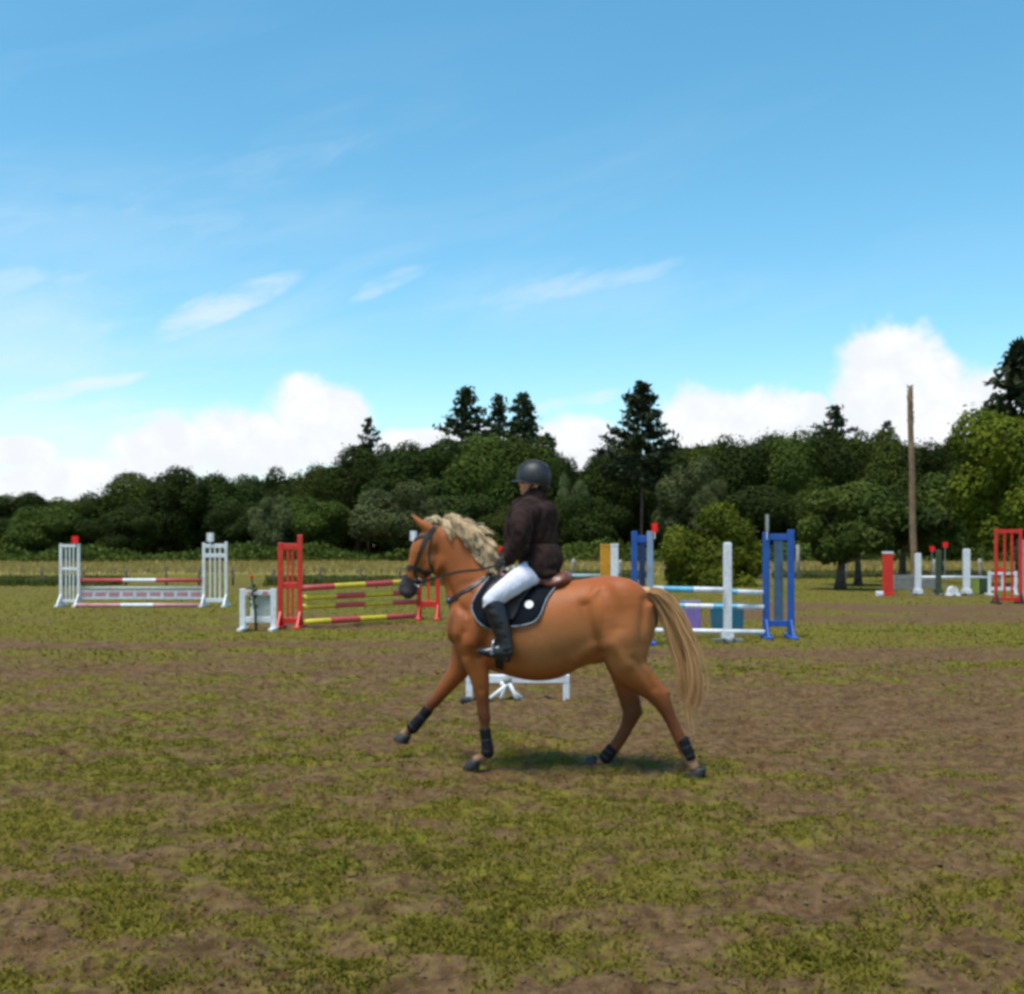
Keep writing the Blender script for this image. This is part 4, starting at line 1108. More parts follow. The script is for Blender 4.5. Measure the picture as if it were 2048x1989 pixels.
# shoulders, haunches
for sl in (-1, 1):
    S.append(ball(945, 1235, .125 * sl, 40, .09, 62)); S.append(ball(936, 1262, .10 * sl, 25, .08, 34))
    S.append(ball(1240, 1225, .155 * sl, 62, .125, 66)); S.append(ball(1270, 1250, .13 * sl, 40, .11, 60))
    S.append(loft([(1205, 1180, .16 * sl, 16, .06), (1185, 1200, .20 * sl, 16, .05), (1172, 1225, .215 * sl, 15, .045)], 3, 12))
LEGS = dict(
 near_hind=[(1235, 1225, -.15, 72, .13), (1246, 1270, -.165, 58, .135), (1252, 1300, -.165, 47, .12), (1261, 1332, -.16, 38, .10), (1283, 1361, -.15, 29, .075), (1304, 1380, -.145, 22.5, .055), (1320, 1397, -.14, 20, .05), (1333, 1422, -.14, 14.5, .04), (1345, 1446, -.14, 12.5, .034), (1358, 1474, -.14, 12.5, .033), (1369, 1498, -.14, 12.5, .036), (1376, 1514, -.14, 12.5, .037), (1384, 1528, -.14, 10.5, .032), (1389, 1537, -.14, 12, .038)],
 far_hind=[(1235, 1225, .15, 70, .13), (1240, 1275, .165, 52, .13), (1240, 1315, .16, 36, .105), (1244, 1345, .155, 25, .08), (1254, 1380, .15, 22, .062), (1262, 1410, .145, 21, .05), (1263, 1427, .14, 19, .048), (1254, 1453, .14, 14, .038), (1238, 1482, .14, 13, .034), (1222, 1504, .14, 13, .036), (1211, 1517, .14, 13, .037), (1196, 1525, .14, 10, .032), (1187, 1528, .14, 11.5, .037)],
 near_fore=[(955, 1232, -.15, 44, .10), (944, 1280, -.165, 36, .10), (949, 1312, -.16, 29, .085), (957, 1346, -.155, 21.5, .068), (963, 1382, -.15, 16, .052), (966, 1412, -.145, 13, .045), (968, 1430, -.145, 12.5, .044), (970, 1452, -.145, 9.5, .031), (973, 1482, -.145, 9.5, .030), (974, 1505, -.145, 11.5, .036), (961, 1516, -.145, 9.2, .031), (951, 1521, -.145, 11, .038)],
 far_fore=[(950, 1240, .15, 42, .10), (936, 1292, .16, 34, .095), (921, 1335, .155, 24, .075), (897, 1367, .15, 17.5, .055), (876, 1394, .145, 14, .046), (865, 1407, .145, 13, .044), (852, 1424, .145, 10, .032), (834, 1447, .145, 9.5, .031), (821, 1459, .145, 11.5, .036), (812, 1466, .145, 9.2, .031), (806, 1471, .145, 11, .038)])
for st in LEGS.values(): S.append(loft(st, 4, 32))
S.append(ball(1333, 1386, -.14, 8, .03, 9)); S.append(ball(1279, 1423, .14, 8, .03, 9))              # points of the hocks
S.append(ball(960, 1423, -.145, 7, .034, 11)); S.append(ball(861, 1402, .145, 8, .034, 9)); S.append(ball(978, 1436, -.145, 5, .02, 7))   # knees
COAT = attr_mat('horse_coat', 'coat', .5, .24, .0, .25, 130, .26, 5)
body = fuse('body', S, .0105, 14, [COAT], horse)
def paint_coat():
    V = co_of(body); px, py, l = to_px(V); n = len(V)
    c = np.tile(np.array([.33, .098, .0225]), (n, 1))
    def blend(w, col):
        nonlocal c
        w = np.clip(w, 0, 1)[:, None]; c = c * (1 - w) + np.array(col) * w
    sm = lambda v, a, b_: np.clip((v - a) / (b_ - a), 0, 1) ** 2 * (3 - 2 * np.clip((v - a) / (b_ - a), 0, 1))
    nz = fbm(px * .031 + py * .022, py * .031 - px * .022, 5, 4) - .5
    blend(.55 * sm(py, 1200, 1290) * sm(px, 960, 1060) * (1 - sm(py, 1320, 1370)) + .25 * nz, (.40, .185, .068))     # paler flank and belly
    blend(.45 * np.exp(-((px - 1275) / 40) ** 2 - ((py - 1290) / 45) ** 2), (.40, .17, .055))                        # pale back of the thigh
    blend(.8 * np.exp(-((px - 1215) / 75) ** 2 - ((py - 1165) / 26) ** 2), (.30, .070, .012))                        # redder croup
    blend(.85 * sm(py, 1345, 1425), (.095, .032, .012))                                                             # darker lower legs
    fl = sm(py, 1506, 1516) + sm(-(px - 822), 2, 14) * sm(py, 1440, 1455)
    blend(.6 * fl, (.34, .22, .12))                                                                               # pale pasterns
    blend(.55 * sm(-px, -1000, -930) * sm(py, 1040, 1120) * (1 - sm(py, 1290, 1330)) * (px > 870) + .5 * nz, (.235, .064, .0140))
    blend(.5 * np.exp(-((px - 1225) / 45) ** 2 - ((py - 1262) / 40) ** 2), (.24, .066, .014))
    blend(.92 * np.exp(-((px - 1310) / 9) ** 2) * sm(py, 1196, 1212) * (1 - sm(py, 1272, 1290)) * (l > -.10), (.035, .014, .008))         # shade between buttock and tail, painted into the coat
    d = (px - 868) * (-.40) + (py - 1050) * .92                                                                    # along the head
    hd = (px < 872) & (py < 1205) & (py > 1020)
    blend(np.where(hd, sm(d + .15 * (834 - px), 112, 132), 0), (.042, .038, .042))                                  # dark muzzle
    blend(np.where(hd, .35 * np.exp(-((px - 858) / 20) ** 2 - ((py - 1125) / 26) ** 2), 0), (.36, .12, .03))
    blend(np.where(hd, .6 * np.exp(-((px - 812) / 9) ** 2 - ((py - 1182) / 6) ** 2), 0), (.20, .16, .155))                # grey snip by the nostril
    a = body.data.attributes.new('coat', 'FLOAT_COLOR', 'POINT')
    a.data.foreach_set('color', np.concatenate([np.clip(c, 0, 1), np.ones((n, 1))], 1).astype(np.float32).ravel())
paint_coat()
def groove(lines):
    """muscle separations: shallow hollows along lines on both flanks"""
    V = co_of(body); N = np.empty(len(V) * 3, np.float32); body.data.vertices.foreach_get('normal', N); N = N.reshape(-1, 3)
    px, py, l = to_px(V); d = np.zeros(len(V))
    for pts, w, dep in lines:
        P = catmull(np.array(pts, float), 8); best = np.full(len(V), 1e9)
        for x, y in P: best = np.minimum(best, (px - x) ** 2 + (py - y) ** 2)
        d += dep * np.exp(-best / (2 * w * w))
    d *= np.clip((np.abs(l) - .03) / .05, 0, 1)
    set_co(body, V - N * (1.35 * d)[:, None])
groove([([(1168, 1212), (1176, 1245), (1188, 1280), (1200, 1308)], 8, .020), ([(990, 1205), (984, 1240), (972, 1280), (962, 1310)], 7, .014), ([(884, 1150), (896, 1178), (912, 1206), (930, 1228)], 6, .012),
        ([(1292, 1200), (1286, 1240), (1284, 1285), (1290, 1325)], 7, .012), ([(1215, 1180), (1232, 1215), (1236, 1255)], 10, .010), ([(944, 1190), (934, 1225), (930, 1262)], 6, .010),
        ([(868, 1098), (872, 1120), (866, 1142)], 4, .010), ([(850, 1128), (838, 1146), (826, 1160)], 4, .006), ([(1080, 1250), (1100, 1300), (1130, 1330)], 9, .003),
        ([(1268, 1318), (1292, 1350), (1308, 1378)], 5, .007), ([(944, 1300), (952, 1340), (962, 1380)], 4, .006), ([(925, 1270), (918, 1290), (925, 1312)], 6, .010),
        ([(1150, 1318), (1180, 1300), (1200, 1296)], 8, -.012), ([(1225, 1290), (1240, 1310), (1252, 1330)], 9, -.010), ([(905, 1225), (912, 1245), (915, 1265)], 10, -.012), ([(955, 1240), (950, 1265), (946, 1285)], 10, -.010)])
BV = co_of(body)
TREE = BVHTree.FromPolygons([Vector(v) for v in BV], [tuple(p.vertices) for p in body.data.polygons])
EYE = Vector((0, 0, CAMH))
def skin(px, py, l=-.12, off=.004):
    """point on the horse's near side seen at a pixel, lifted off the skin, and the outward normal"""
    d = (H_(px, py) - EYE).normalized()
    h = TREE.ray_cast(EYE, d)
    if h[0] is None:
        h = TREE.find_nearest(H_(px, py, l))
    p, n = Vector(h[0]), Vector(h[1])
    if n.dot(d) > 0 and h[0] is not None: n = -n
    return p + n * off, n

DARKLEATHER = mat('dark_bridle_leather', (.022, .017, .015), .42, .2, 30, bump=.15, bscale=220, spec=.5)
BROWNLEATHER = mat('brown_saddle_leather', (.17, .045, .022), .4, .25, 14, bump=.15, bscale=120, spec=.5)
STEEL = mat('stirrup_steel', (.42, .42, .43), .3, .1, 20, metal=.9)
HOOF = mat('hoof_horn', (.022, .020, .021), .55, .3, 16, bump=.4, bscale=40)
EYEM = mat('horse_eye', (.008, .006, .005), .12, .05, 20, spec=.7)

def hoof(px, py, l, pitch, lift=None):
    """a hoof with sloping wall; pitch turns the toe up (radians)"""
    c = H_(px, py, l)
    if lift is None: c.z = .005
    al = HN.cross(Vector((0, 0, 1))).normalized() * -1.0        # towards the head is -al
    fw = -(Vector((0, 0, 1)).cross(HN)).normalized()
    if fw.x > 0: fw = -fw
    up = Vector((0, 0, 1))
    q = Matrix.Rotation(pitch, 3, HN); fw, up2 = q @ fw, q @ up
    vs, fs, ns = [], [], 20
    rings = [(0, .068, .060, 0), (.008, .070, .062, .0), (.035, .062, .056, -.010), (.062, .053, .049, -.022), (.070, .047, .044, -.026), (.070, .02, .02, -.03)]
    for z, a, b_, sh in rings:
        for k in range(ns):
            t = 2 * math.pi * k / ns
            ca = math.cos(t); ca = ca if ca > 0 else ca * .78
            vs.append(c + fw * (a * ca + sh) + HN * (b_ * math.sin(t)) + up2 * z)
    for i in range(len(rings) - 1):
        for k in range(ns): fs.append((i * ns + k, i * ns + (k + 1) % ns, (i + 1) * ns + (k + 1) % ns, (i + 1) * ns + k))
    fs.append(tuple(range(ns))[::-1])
    MB().add(vs, fs).build('hoof', HOOF, horse, True, True)
hoof(1395, 1552, -.14, 0)
hoof(944, 1533, -.145, 0)
hoof(1180, 1533, .14, 0)
hoof(803, 1484, .145, .28, True)
for sl in (-1, 1):
    vs, fs = ball(836.5, 1107, .083 * sl, 3.6, .010, 3.6, 8)
    MB().add(vs, fs).build('eye', EYEM, horse, True, True)
    vs, fs = ball(805, 1172, .040 * sl, 3.4, .012, 5.2, 8)
    MB().add(vs, fs).build('nostril', EYEM, horse, True, True)

def strands(name, guides, n, parent, m, width=(.004, .009), jit=.02, seed=1, seg=9, tip=.25, wav=.012, clump=14, shortest=.75):
    """hair: flat tapering strands following guide curves (lists of world points), gathered in locks"""
    r = np.random.default_rng(seed); V, T = [], []; k = 0
    G = [catmull(np.array([list(p) for p in g]), 6) for g in guides]
    L = max(len(g) for g in G)
    G = [np.array([[np.interp(t, np.linspace(0, 1, len(g)), g[:, a]) for a in range(3)] for t in np.linspace(0, 1, seg)]) for g in G]
    t = np.linspace(0, 1, seg)
    locks = [(r.uniform(0, 1), r.normal(0, 1, 3), r.uniform(0, 6.28), r.uniform(shortest, 1.08)) for _ in range(max(1, n // clump))]
    for q in range(n):
        lk = locks[q % len(locks)]
        pos = np.clip(lk[0] + r.normal(0, .02), 0, 1) * (len(G) - 1); i = min(int(pos), len(G) - 2) if len(G) > 1 else 0
        f = pos - i if len(G) > 1 else 0
        c = G[i] * (1 - f) + (G[i + 1] * f if len(G) > 1 else 0)
        end = lk[3] * r.uniform(.8, 1.0)
        c = np.array([[np.interp(tt * min(end, 1), t, c[:, a]) for a in range(3)] for tt in t])
        off = (lk[1] * jit + r.normal(0, 1, 3) * jit * .33)[None] * (.25 + t ** .8)[:, None]
        c = c + off + wav * np.sin(t * 7 + lk[2])[:, None] * (lk[1] / (np.linalg.norm(lk[1]) + 1e-6))[None] * t[:, None]
        w = r.uniform(*width) * (1 - t * (1 - tip)); w[-1] *= .25
        tg = np.gradient(c, axis=0); side = np.cross(tg, r.normal(0, 1, 3) + np.array([0, -1.2, 0])); side /= np.maximum(np.linalg.norm(side, axis=1, keepdims=True), 1e-6)
        V.append(np.concatenate([c - side * w[:, None], c + side * w[:, None]]))
        a = np.arange(seg - 1)
        T.append(np.stack([a, a + 1, a + 1 + seg, a + seg], 1) + k); k += 2 * seg
    return link_mesh(name, np_mesh(name, np.concatenate(V), np.concatenate(T), [m], True), parent, world=True)

def hair_mat(name, a, b_):
    m = bpy.data.materials.new(name); m.use_nodes = True; nt = m.node_tree; b = NB(nt); p = nt.nodes['Principled BSDF']
    g = b.n('ShaderNodeNewGeometry'); c = b.mix(g.outputs['Random Per Island'], a, b_)
    nt.links.new(c, p.inputs['Base Color']); p.inputs['Roughness'].default_value = .5; p.inputs['Specular IOR Level'].default_value = .3
    tr = b.n('ShaderNodeBsdfTranslucent'); nt.links.new(c, tr.inputs['Color']); mx = b.n('ShaderNodeMixShader'); mx.inputs[0].default_value = .3
    nt.links.new(p.outputs[0], mx.inputs[1]); nt.links.new(tr.outputs[0], mx.inputs[2]); nt.links.new(mx.outputs[0], nt.nodes['Material Output'].inputs['Surface'])
    return m
MANE = hair_mat('flaxen_mane', (.66, .46, .25), (.93, .77, .52))
TAILH = hair_mat('flaxen_tail', (.44, .21, .072), (.82, .54, .26))

# mane: rooted along the crest, blown back and off the neck
crest = [(884, 1046), (900, 1050), (918, 1058), (935, 1072), (950, 1090), (963, 1110), (974, 1128), (986, 1146)]
tips = [(905, 1058), (928, 1066), (952, 1078), (972, 1094), (984, 1106), (988, 1122), (986, 1140), (990, 1156)]
lift_ = [(892, 1034), (912, 1040), (934, 1052), (955, 1068), (970, 1086), (977, 1106), (982, 1126), (990, 1146)]
mg = [[H_(*c, l0), H_(*u, l0 - .025), H_((u[0] + e[0]) / 2 + 3, (u[1] + e[1]) / 2, l0 - .05), H_(*e, l0 - .085)] for c, u, e in zip(crest, lift_, tips) for l0 in (-.012,)]
fuse('mane_base', [loft([(880, 1046, 0, 8, .02), (898, 1047, 0, 11, .022), (920, 1057, 0, 13, .022), (942, 1073, 0, 14, .022), (960, 1093, 0, 13, .022), (973, 1114, 0, 11, .02), (983, 1135, 0, 8, .018), (990, 1150, 0, 4, .014)], 4, 14)], .008, 3, [MANE], horse)
strands('mane', mg, 2200, horse, MANE, (.002, .0042), .024, 3, 9, .3, .008, 22)
mg3 = [[H_(*c, -.012), H_(c[0] + 4, c[1] - 4, -.045), H_(c[0] + 10, c[1] + 8, -.075), H_(c[0] + 12 - k * .5, c[1] + 22 - k, -.09)] for k, c in enumerate(crest)]
strands('mane', mg3, 1500, horse, MANE, (.002, .0042), .016, 5, 9, .3, .006, 20)
# inner layer lying on the near side of the neck
mg2 = [[H_(*c, -.01), skin(c[0] + 3, c[1] + 8, off=.012)[0], skin(c[0] + 8 - k * .6, c[1] + 19, off=.014)[0], skin(c[0] + 14 - k, c[1] + 30 - k * 1.5, off=.014)[0]] for k, c in enumerate(crest[:-1])]
strands('mane', mg2, 900, horse, MANE, (.002, .004), .010, 4, 8, .3, .005, 18)
fg = [[H_(874, 1046, l), H_(864, 1040, l), H_(856, 1050, l * 1.2), H_(850, 1068, l * 1.3)] for l in (-.05, -.02, .02, .05)] + [[H_(884, 1046, l), H_(874, 1036, l), H_(864, 1042, l), H_(860, 1052, l)] for l in (-.03, 0, .03)]
strands('forelock', fg, 400, horse, MANE, (.002, .004), .012, 6, 7, .4, .006, 12)
# tail: outer and inner falls
tg_ = [[(1290, 1182), (1314, 1180), (1342, 1198), (1368, 1244), (1388, 1300), (1400, 1350), (1399, 1394), (1388, 1424)],
       [(1290, 1188), (1312, 1188), (1336, 1212), (1361, 1258), (1381, 1312), (1392, 1358), (1391, 1398), (1384, 1420)]]
ti_ = [[(1292, 1190), (1308, 1196), (1328, 1226), (1346, 1270), (1360, 1316), (1369, 1354), (1368, 1386), (1362, 1402)],
       [(1294, 1194), (1304, 1204), (1320, 1234), (1338, 1276), (1352, 1318), (1362, 1356), (1364, 1388), (1362, 1404)]]
W3 = lambda g, l: [H_(x, y, l * (1 if i else .3)) for i, (x, y) in enumerate(g)]
tail = strands('tail', [W3(tg_[0], -.02), W3(tg_[1], -.05), W3(tg_[1], .04)], 1900, horse, TAILH, (.0018, .004), .014, 9, 14, .25, .024, 22, .5)
strands('tail', [W3(ti_[0], -.03), W3(ti_[1], .02)], 1100, horse, TAILH, (.0018, .004), .011, 10, 14, .2, .022, 20, .45)
wg = [[(1340, 1260), (1362, 1330), (1370, 1380), (1378, 1430), (1388, 1470)], [(1350, 1270), (1376, 1340), (1384, 1400), (1390, 1440), (1402, 1474)]]
strands('tail', [W3(g, -.01) for g in wg], 160, horse, TAILH, (.0012, .0025), .024, 12, 12, .2, .012, 5)
# fleshy dock under the tail hair
fuse('tail_dock', [loft([(1282, 1186, 0, 13, .035), (1300, 1186, 0, 10, .032), (1318, 1196, 0, 8, .028), (1332, 1212, 0, 11, .030), (1350, 1242, 0, 9, .024), (1362, 1270, 0, 4, .012)], 4, 12)], .008, 4, [TAILH], horse)

# ------------------------------------------------------------------ tack
def ribbon(path, width, thick, name, m, parent, both=False, sub=5, on_skin=True, l=-.12, off=.003, closed_l=None):
    """a strap following pixels over the horse's skin (near side; both=True repeats it on the far side)"""
    P = catmull(np.array(path, float)[:, :2], sub)
    pn = [skin(x, y, l, off) for x, y in P]
    for side in ((0, 1) if both else (0,)):
        vs, fs = [], []
        pts = [p for p, _ in pn]; nr = [n for _, n in pn]
        if side:
            pts = [mirror(p) for p in pts]; nr = [n - HN * (2 * n.dot(HN)) for n in nr]
        for i, p in enumerate(pts):
            t = (pts[min(i + 1, len(pts) - 1)] - pts[max(i - 1, 0)]).normalized()
            s = t.cross(nr[i]).normalized() * (width / 2); u = nr[i] * thick
            vs += [p - s, p + s, p + s + u, p - s + u]
        for i in range(len(pts) - 1):
            for k in range(4): fs.append((i * 4 + k, i * 4 + (k + 1) % 4, (i + 1) * 4 + (k + 1) % 4, (i + 1) * 4 + k))
        k = len(pts) - 1
        fs += [(0, 1, 2, 3), (k * 4 + 3, k * 4 + 2, k * 4 + 1, k * 4)]
        MB().add(vs, fs).build(name, m, parent, False, True)

def strap3(pts, width, thick, name, m, parent, nrm=None, sub=4):
    """a strap through free space"""
    P = [Vector(p) for p in catmull(np.array([list(p) for p in pts]), sub)]; nrm = nrm or -HN
    vs, fs = [], []
    for i, p in enumerate(P):
        t = (P[min(i + 1, len(P) - 1)] - P[max(i - 1, 0)]).normalized(); s = t.cross(nrm).normalized() * (width / 2); u = nrm * thick
        vs += [p - s, p + s, p + s + u, p - s + u]
    for i in range(len(P) - 1):
        for k in range(4): fs.append((i * 4 + k, i * 4 + (k + 1) % 4, (i + 1) * 4 + (k + 1) % 4, (i + 1) * 4 + k))
    k = len(P) - 1; fs += [(0, 1, 2, 3), (k * 4 + 3, k * 4 + 2, k * 4 + 1, k * 4)]
    return MB().add(vs, fs).build(name, m, parent, False, True)

bp = H_(866, 1100); bridle = empty('bridle', (bp.x, bp.y, bp.z)); tag(bridle, 'dark leather bridle with reins on the head of the horse', 'bridle')
ribbon([(873, 1051), (864, 1062), (852, 1078), (843, 1098)], .030, .006, 'headpiece', DARKLEATHER, bridle, True)
ribbon([(843, 1098), (836, 1118), (830, 1138), (833, 1158)], .022, .006, 'cheekpiece', DARKLEATHER, bridle, True)
ribbon([(858, 1070), (846, 1073), (836, 1076), (829, 1082)], .024, .005, 'browband', DARKLEATHER, bridle, True)
ribbon([(864, 1064), (861, 1085), (858, 1104), (860, 1128), (869, 1145)], .016, .005, 'throatlash', DARKLEATHER, bridle, True)
ribbon([(812, 1137), (822, 1135), (834, 1138), (848, 1146), (856, 1154)], .034, .006, 'noseband', DARKLEATHER, bridle, True)
ribbon([(806, 1152), (816, 1157), (828, 1163), (842, 1164)], .020, .005, 'flash_strap', DARKLEATHER, bridle, True)
bp_, bn_ = skin(836, 1164, off=.012)
for q in (0, 1):
    c = bp_ if q == 0 else mirror(bp_); al = Vector((0, 0, 1)).cross(HN)
    ring = [c + al * (.030 * math.cos(a)) + Vector((0, 0, .030 * math.sin(a))) for a in np.linspace(0, 2 * math.pi, 17)]
    MB().tube(ring, .005, 8, caps=False).build('bit_ring', STEEL, bridle, True, True)
hand_n, hand_f = H_(1009, 1127, -.085), H_(1006, 1122, .075)
for q, hnd in ((0, hand_n), (1, hand_f)):
    c = bp_ if q == 0 else mirror(bp_)
    sg = -1 if q == 0 else 1
    strap3([c + Vector((.02, 0, 0)), H_(880, 1154, .135 * sg), H_(920, 1144, .15 * sg), H_(965, 1139, .14 * sg), hnd], .018, .004, 'rein', DARKLEATHER, bridle)
# buckle end of the reins falling on the near side
strap3([hand_n, H_(1003, 1142, -.17), H_(994, 1156, -.19), H_(990, 1166, -.20)], .018, .004, 'rein', DARKLEATHER, bridle)

cp = H_(920, 1190); breast = empty('breastplate', (cp.x, cp.y, cp.z)); tag(breast, 'dark leather breastplate strap across the shoulder of the horse', 'breastplate')
ribbon([(985, 1146), (968, 1158), (950, 1172), (928, 1184), (910, 1196), (899, 1204)], .032, .006, 'shoulder_strap', DARKLEATHER, breast, True)
b_, n_ = skin(900, 1202, off=.010)
MB().tube([b_, b_ + n_ * .012], .022, 14).build('ring', mat('blue_steel', (.10, .10, .22), .35, .1, 20, metal=.6), breast, True, True)

def drape(rows, thick, name, m, parent, off, both=True, bridge=True, sub=4):
    """cloth or leather lying on the horse: rows of pixel pairs (left edge, right edge) from the back downwards"""
    nu = 14; Rw = catmull(np.array([[*a, *c] for a, c in rows], float), sub)
    grid = [[skin(a[0] + (a[2] - a[0]) * u, a[1] + (a[3] - a[1]) * u, -.25, off) for u in np.linspace(0, 1, nu)] for a in Rw]
    P = [[g[0] for g in row] for row in grid]
    # ease out dents so the cloth lies smooth
    A = np.array([[list(p) for p in row] for row in P]); D = A @ np.array(HN)
    for _ in range(6):
        D2 = D.copy(); D2[1:-1, 1:-1] = .25 * (D[:-2, 1:-1] + D[2:, 1:-1] + D[1:-1, :-2] + D[1:-1, 2:]); D = np.minimum(D, D2)
    A = A + (D - A @ np.array(HN))[..., None] * np.array(HN)
    nr = len(A); rowsV = list(A)
    far = [np.array([list(mirror(Vector(p))) for p in row]) for row in A]
    sheet = list(A[::-1]) + far if bridge else list(A[::-1])
    G = np.array(sheet); n, w = G.shape[:2]
    du = np.gradient(G, axis=1); dv = np.gradient(G, axis=0); N = np.cross(du, dv); N /= np.maximum(np.linalg.norm(N, axis=2, keepdims=True), 1e-9)
    if (N[0, w // 2] @ np.array(HN)) > 0: N = -N
    V = np.concatenate([G.reshape(-1, 3), (G + N * thick).reshape(-1, 3)]); K = n * w
    i = np.arange(n - 1)[:, None] * w + np.arange(w - 1)[None]
    q = np.stack([i, i + 1, i + w + 1, i + w], -1).reshape(-1, 4)
    fs = [tuple(f) for f in q] + [tuple(f[::-1] + K) for f in q]
    e = [(0, k, 1) for k in range(w - 1)]
    def rim(idx):
        for a, c in zip(idx[:-1], idx[1:]): fs.append((a, c, c + K, a + K))
    rim(list(range(w))); rim([(n - 1) * w + k for k in range(w)][::-1]); rim([k * w for k in range(n)][::-1]); rim([k * w + w - 1 for k in range(n)])
    o = MB().add(V, fs).build(name, m, parent, True, True)
    edge = [Vector(p) for p in (G + N * thick)[:nr, 0][::-1]] + [Vector(p) for p in (G + N * thick)[0]] + [Vector(p) for p in (G + N * thick)[:nr, -1]]
    return o, edge

pp = H_(1030, 1200, -.3); pad = empty('saddle_pad', (pp.x, pp.y, pp.z)); tag(pad, 'dark navy saddle pad with pale piping and round white badge', 'saddle pad')
PADM = mat('navy_pad_cloth', (.007, .009, .014), .9, .25, 12, bump=.4, bscale=90, spec=.1)
PIPING = mat('pale_piping', (.22, .27, .30), .7, .1, 20)
rows = [((978, 1158), (1118, 1170)), ((964, 1176), (1108, 1182)), ((952, 1196), (1097, 1196)), ((946, 1216), (1089, 1212)), ((950, 1234), (1081, 1231)), ((962, 1248), (1066, 1246)), ((985, 1256), (1040, 1253))]
cloth, edge = drape(rows, .010, 'cloth', PADM, pad, .006)
MB().tube(edge, .0055, 8).build('piping', PIPING, pad, True, True)
bp2, bn2 = skin(1059, 1212, off=.018)
t1 = bn2.cross(Vector((0, 0, 1))).normalized(); t2 = bn2.cross(t1)
disc = [bp2 + (t1 * math.cos(a) + t2 * math.sin(a)) * .031 for a in np.linspace(0, 2 * math.pi, 20, endpoint=False)]
MB().add(disc + [p + bn2 * .006 for p in disc], [tuple(range(20)), tuple(range(20, 40))[::-1]] + [(k, (k + 1) % 20, 20 + (k + 1) % 20, 20 + k) for k in range(20)]).build('badge', mat('white_badge', (.78, .77, .72), .6, .05, 20), pad, False, True)

sp_ = H_(1060, 1160); saddle = empty('saddle', (sp_.x, sp_.y, sp_.z)); tag(saddle, 'brown leather saddle with stirrups under the rider', 'saddle')
fuse('seat', [loft([(986, 1146, 0, 9, .06), (1000, 1149, 0, 12, .10), (1030, 1158, 0, 13, .14), (1070, 1162, 0, 13, .17), (1105, 1160, 0, 13, .18), (1126, 1154, 0, 11, .16), (1136, 1147, 0, 7, .12)], 4, 20), loft([(1095, 1168, 0, 14, .18), (1116, 1166, 0, 15, .19), (1130, 1160, 0, 13, .18), (1138, 1152, 0, 9, .14)], 4, 20)], .009, 9, [BROWNLEATHER], saddle)
drape([((992, 1162), (1070, 1172)), ((978, 1178), (1060, 1186)), ((966, 1200), (1044, 1206)), ((968, 1222), (1036, 1226)), ((980, 1238), (1028, 1241))], .008, 'flap', mat('black_flap_leather', (.035, .022, .018), .45, .2, 20, bump=.15, bscale=120), saddle, .022, bridge=False)
ribbon([(1000, 1244), (1000, 1275), (999, 1312), (1000, 1336)], .06, .010, 'girth', mat('black_girth', (.012, .011, .011), .7, .2, 20), saddle, True)

# leg boots
BOOTM = mat('leg_boot_neoprene', (.008, .008, .010), .7, .25, 22, bump=.25, bscale=80, spec=.2)
for nm, st, lab in (('near_fore', [(970, 1459, -.145, 11.8, .039), (973, 1482, -.145, 11.3, .037), (975, 1500, -.145, 13, .042), (974, 1510, -.145, 13, .042)], 'dark boot on the upright near front leg of the horse'),
                    ('far_fore', [(857, 1418, .145, 12, .040), (843, 1436, .145, 11.5, .038), (828, 1453, .145, 13, .043), (821, 1460, .145, 12.5, .041)], 'dark boot on the stretched out front leg of the horse'),
                    ('near_hind', [(1364, 1479, -.14, 13.2, .038), (1371, 1496, -.14, 13.2, .040), (1377, 1510, -.14, 12.8, .041), (1381, 1519, -.14, 11.5, .038)], 'dark boot on the trailing hind leg below the tail'),
                    ('far_hind', [(1226, 1496, .14, 13.4, .040), (1217, 1509, .14, 13.6, .041), (1207, 1521, .14, 13.2, .041)], 'dark boot on the far hind leg under the belly')):
    c = H_(*st[1][:3]); r0 = empty('horse_boot', (c.x, c.y, c.z)); tag(r0, lab, 'horse boot', 'leg boots of the horse')
    fuse('shell', [loft(st, 4, 18)], .006, 4, [BOOTM], r0)
    for k in (.3, .7):
        i = k * (len(st) - 1); a, b2 = st[int(i)], st[min(int(i) + 1, len(st) - 1)]; f = i - int(i)
        s = [a[j] + (b2[j] - a[j]) * f for j in range(5)]; d = (b2[0] - a[0], b2[1] - a[1]); dl = math.hypot(*d)
        fuse('fastening', [loft([(s[0] - d[0] / dl * 2.2, s[1] - d[1] / dl * 2.2, s[2], s[3] * 1.0, s[4] * 1.01), (s[0] + d[0] / dl * 2.2, s[1] + d[1] / dl * 2.2, s[2], s[3] * 1.0, s[4] * 1.01)], 3, 18)], .005, 2, [RUBBER], r0)

# ------------------------------------------------------------------ the rider
rp = H_(1075, 1150); person = empty('person', (rp.x, rp.y, rp.z))
tag(person, 'person in dark jacket, white breeches and black helmet riding the horse', 'person')
SKIN = mat('skin', (.62, .27, .15), .5, .06, 14, bump=.05, bscale=150, spec=.35)
JACKET = mat('dark_brown_jacket_cloth', (.034, .019, .0165), .9, .25, 7, bump=.35, bscale=45, spec=.12)
BREECH = mat('white_breeches_cloth', (.66, .65, .74), .75, .05, 9, bump=.2, bscale=60, sheen=.1)
BLACKBOOT = mat('black_boot_leather', (.016, .017, .020), .33, .25, 14, bump=.12, bscale=60, spec=.5)
HELMET = mat('black_helmet_shell', (.016, .017, .020), .55, .2, 14, bump=.1, bscale=120, spec=.5)
GLOVE = mat('black_glove', (.014, .013, .014), .65, .2, 30, bump=.2, bscale=120)
HAIR = hair_mat('dark_brown_hair', (.020, .012, .008), (.05, .03, .018))
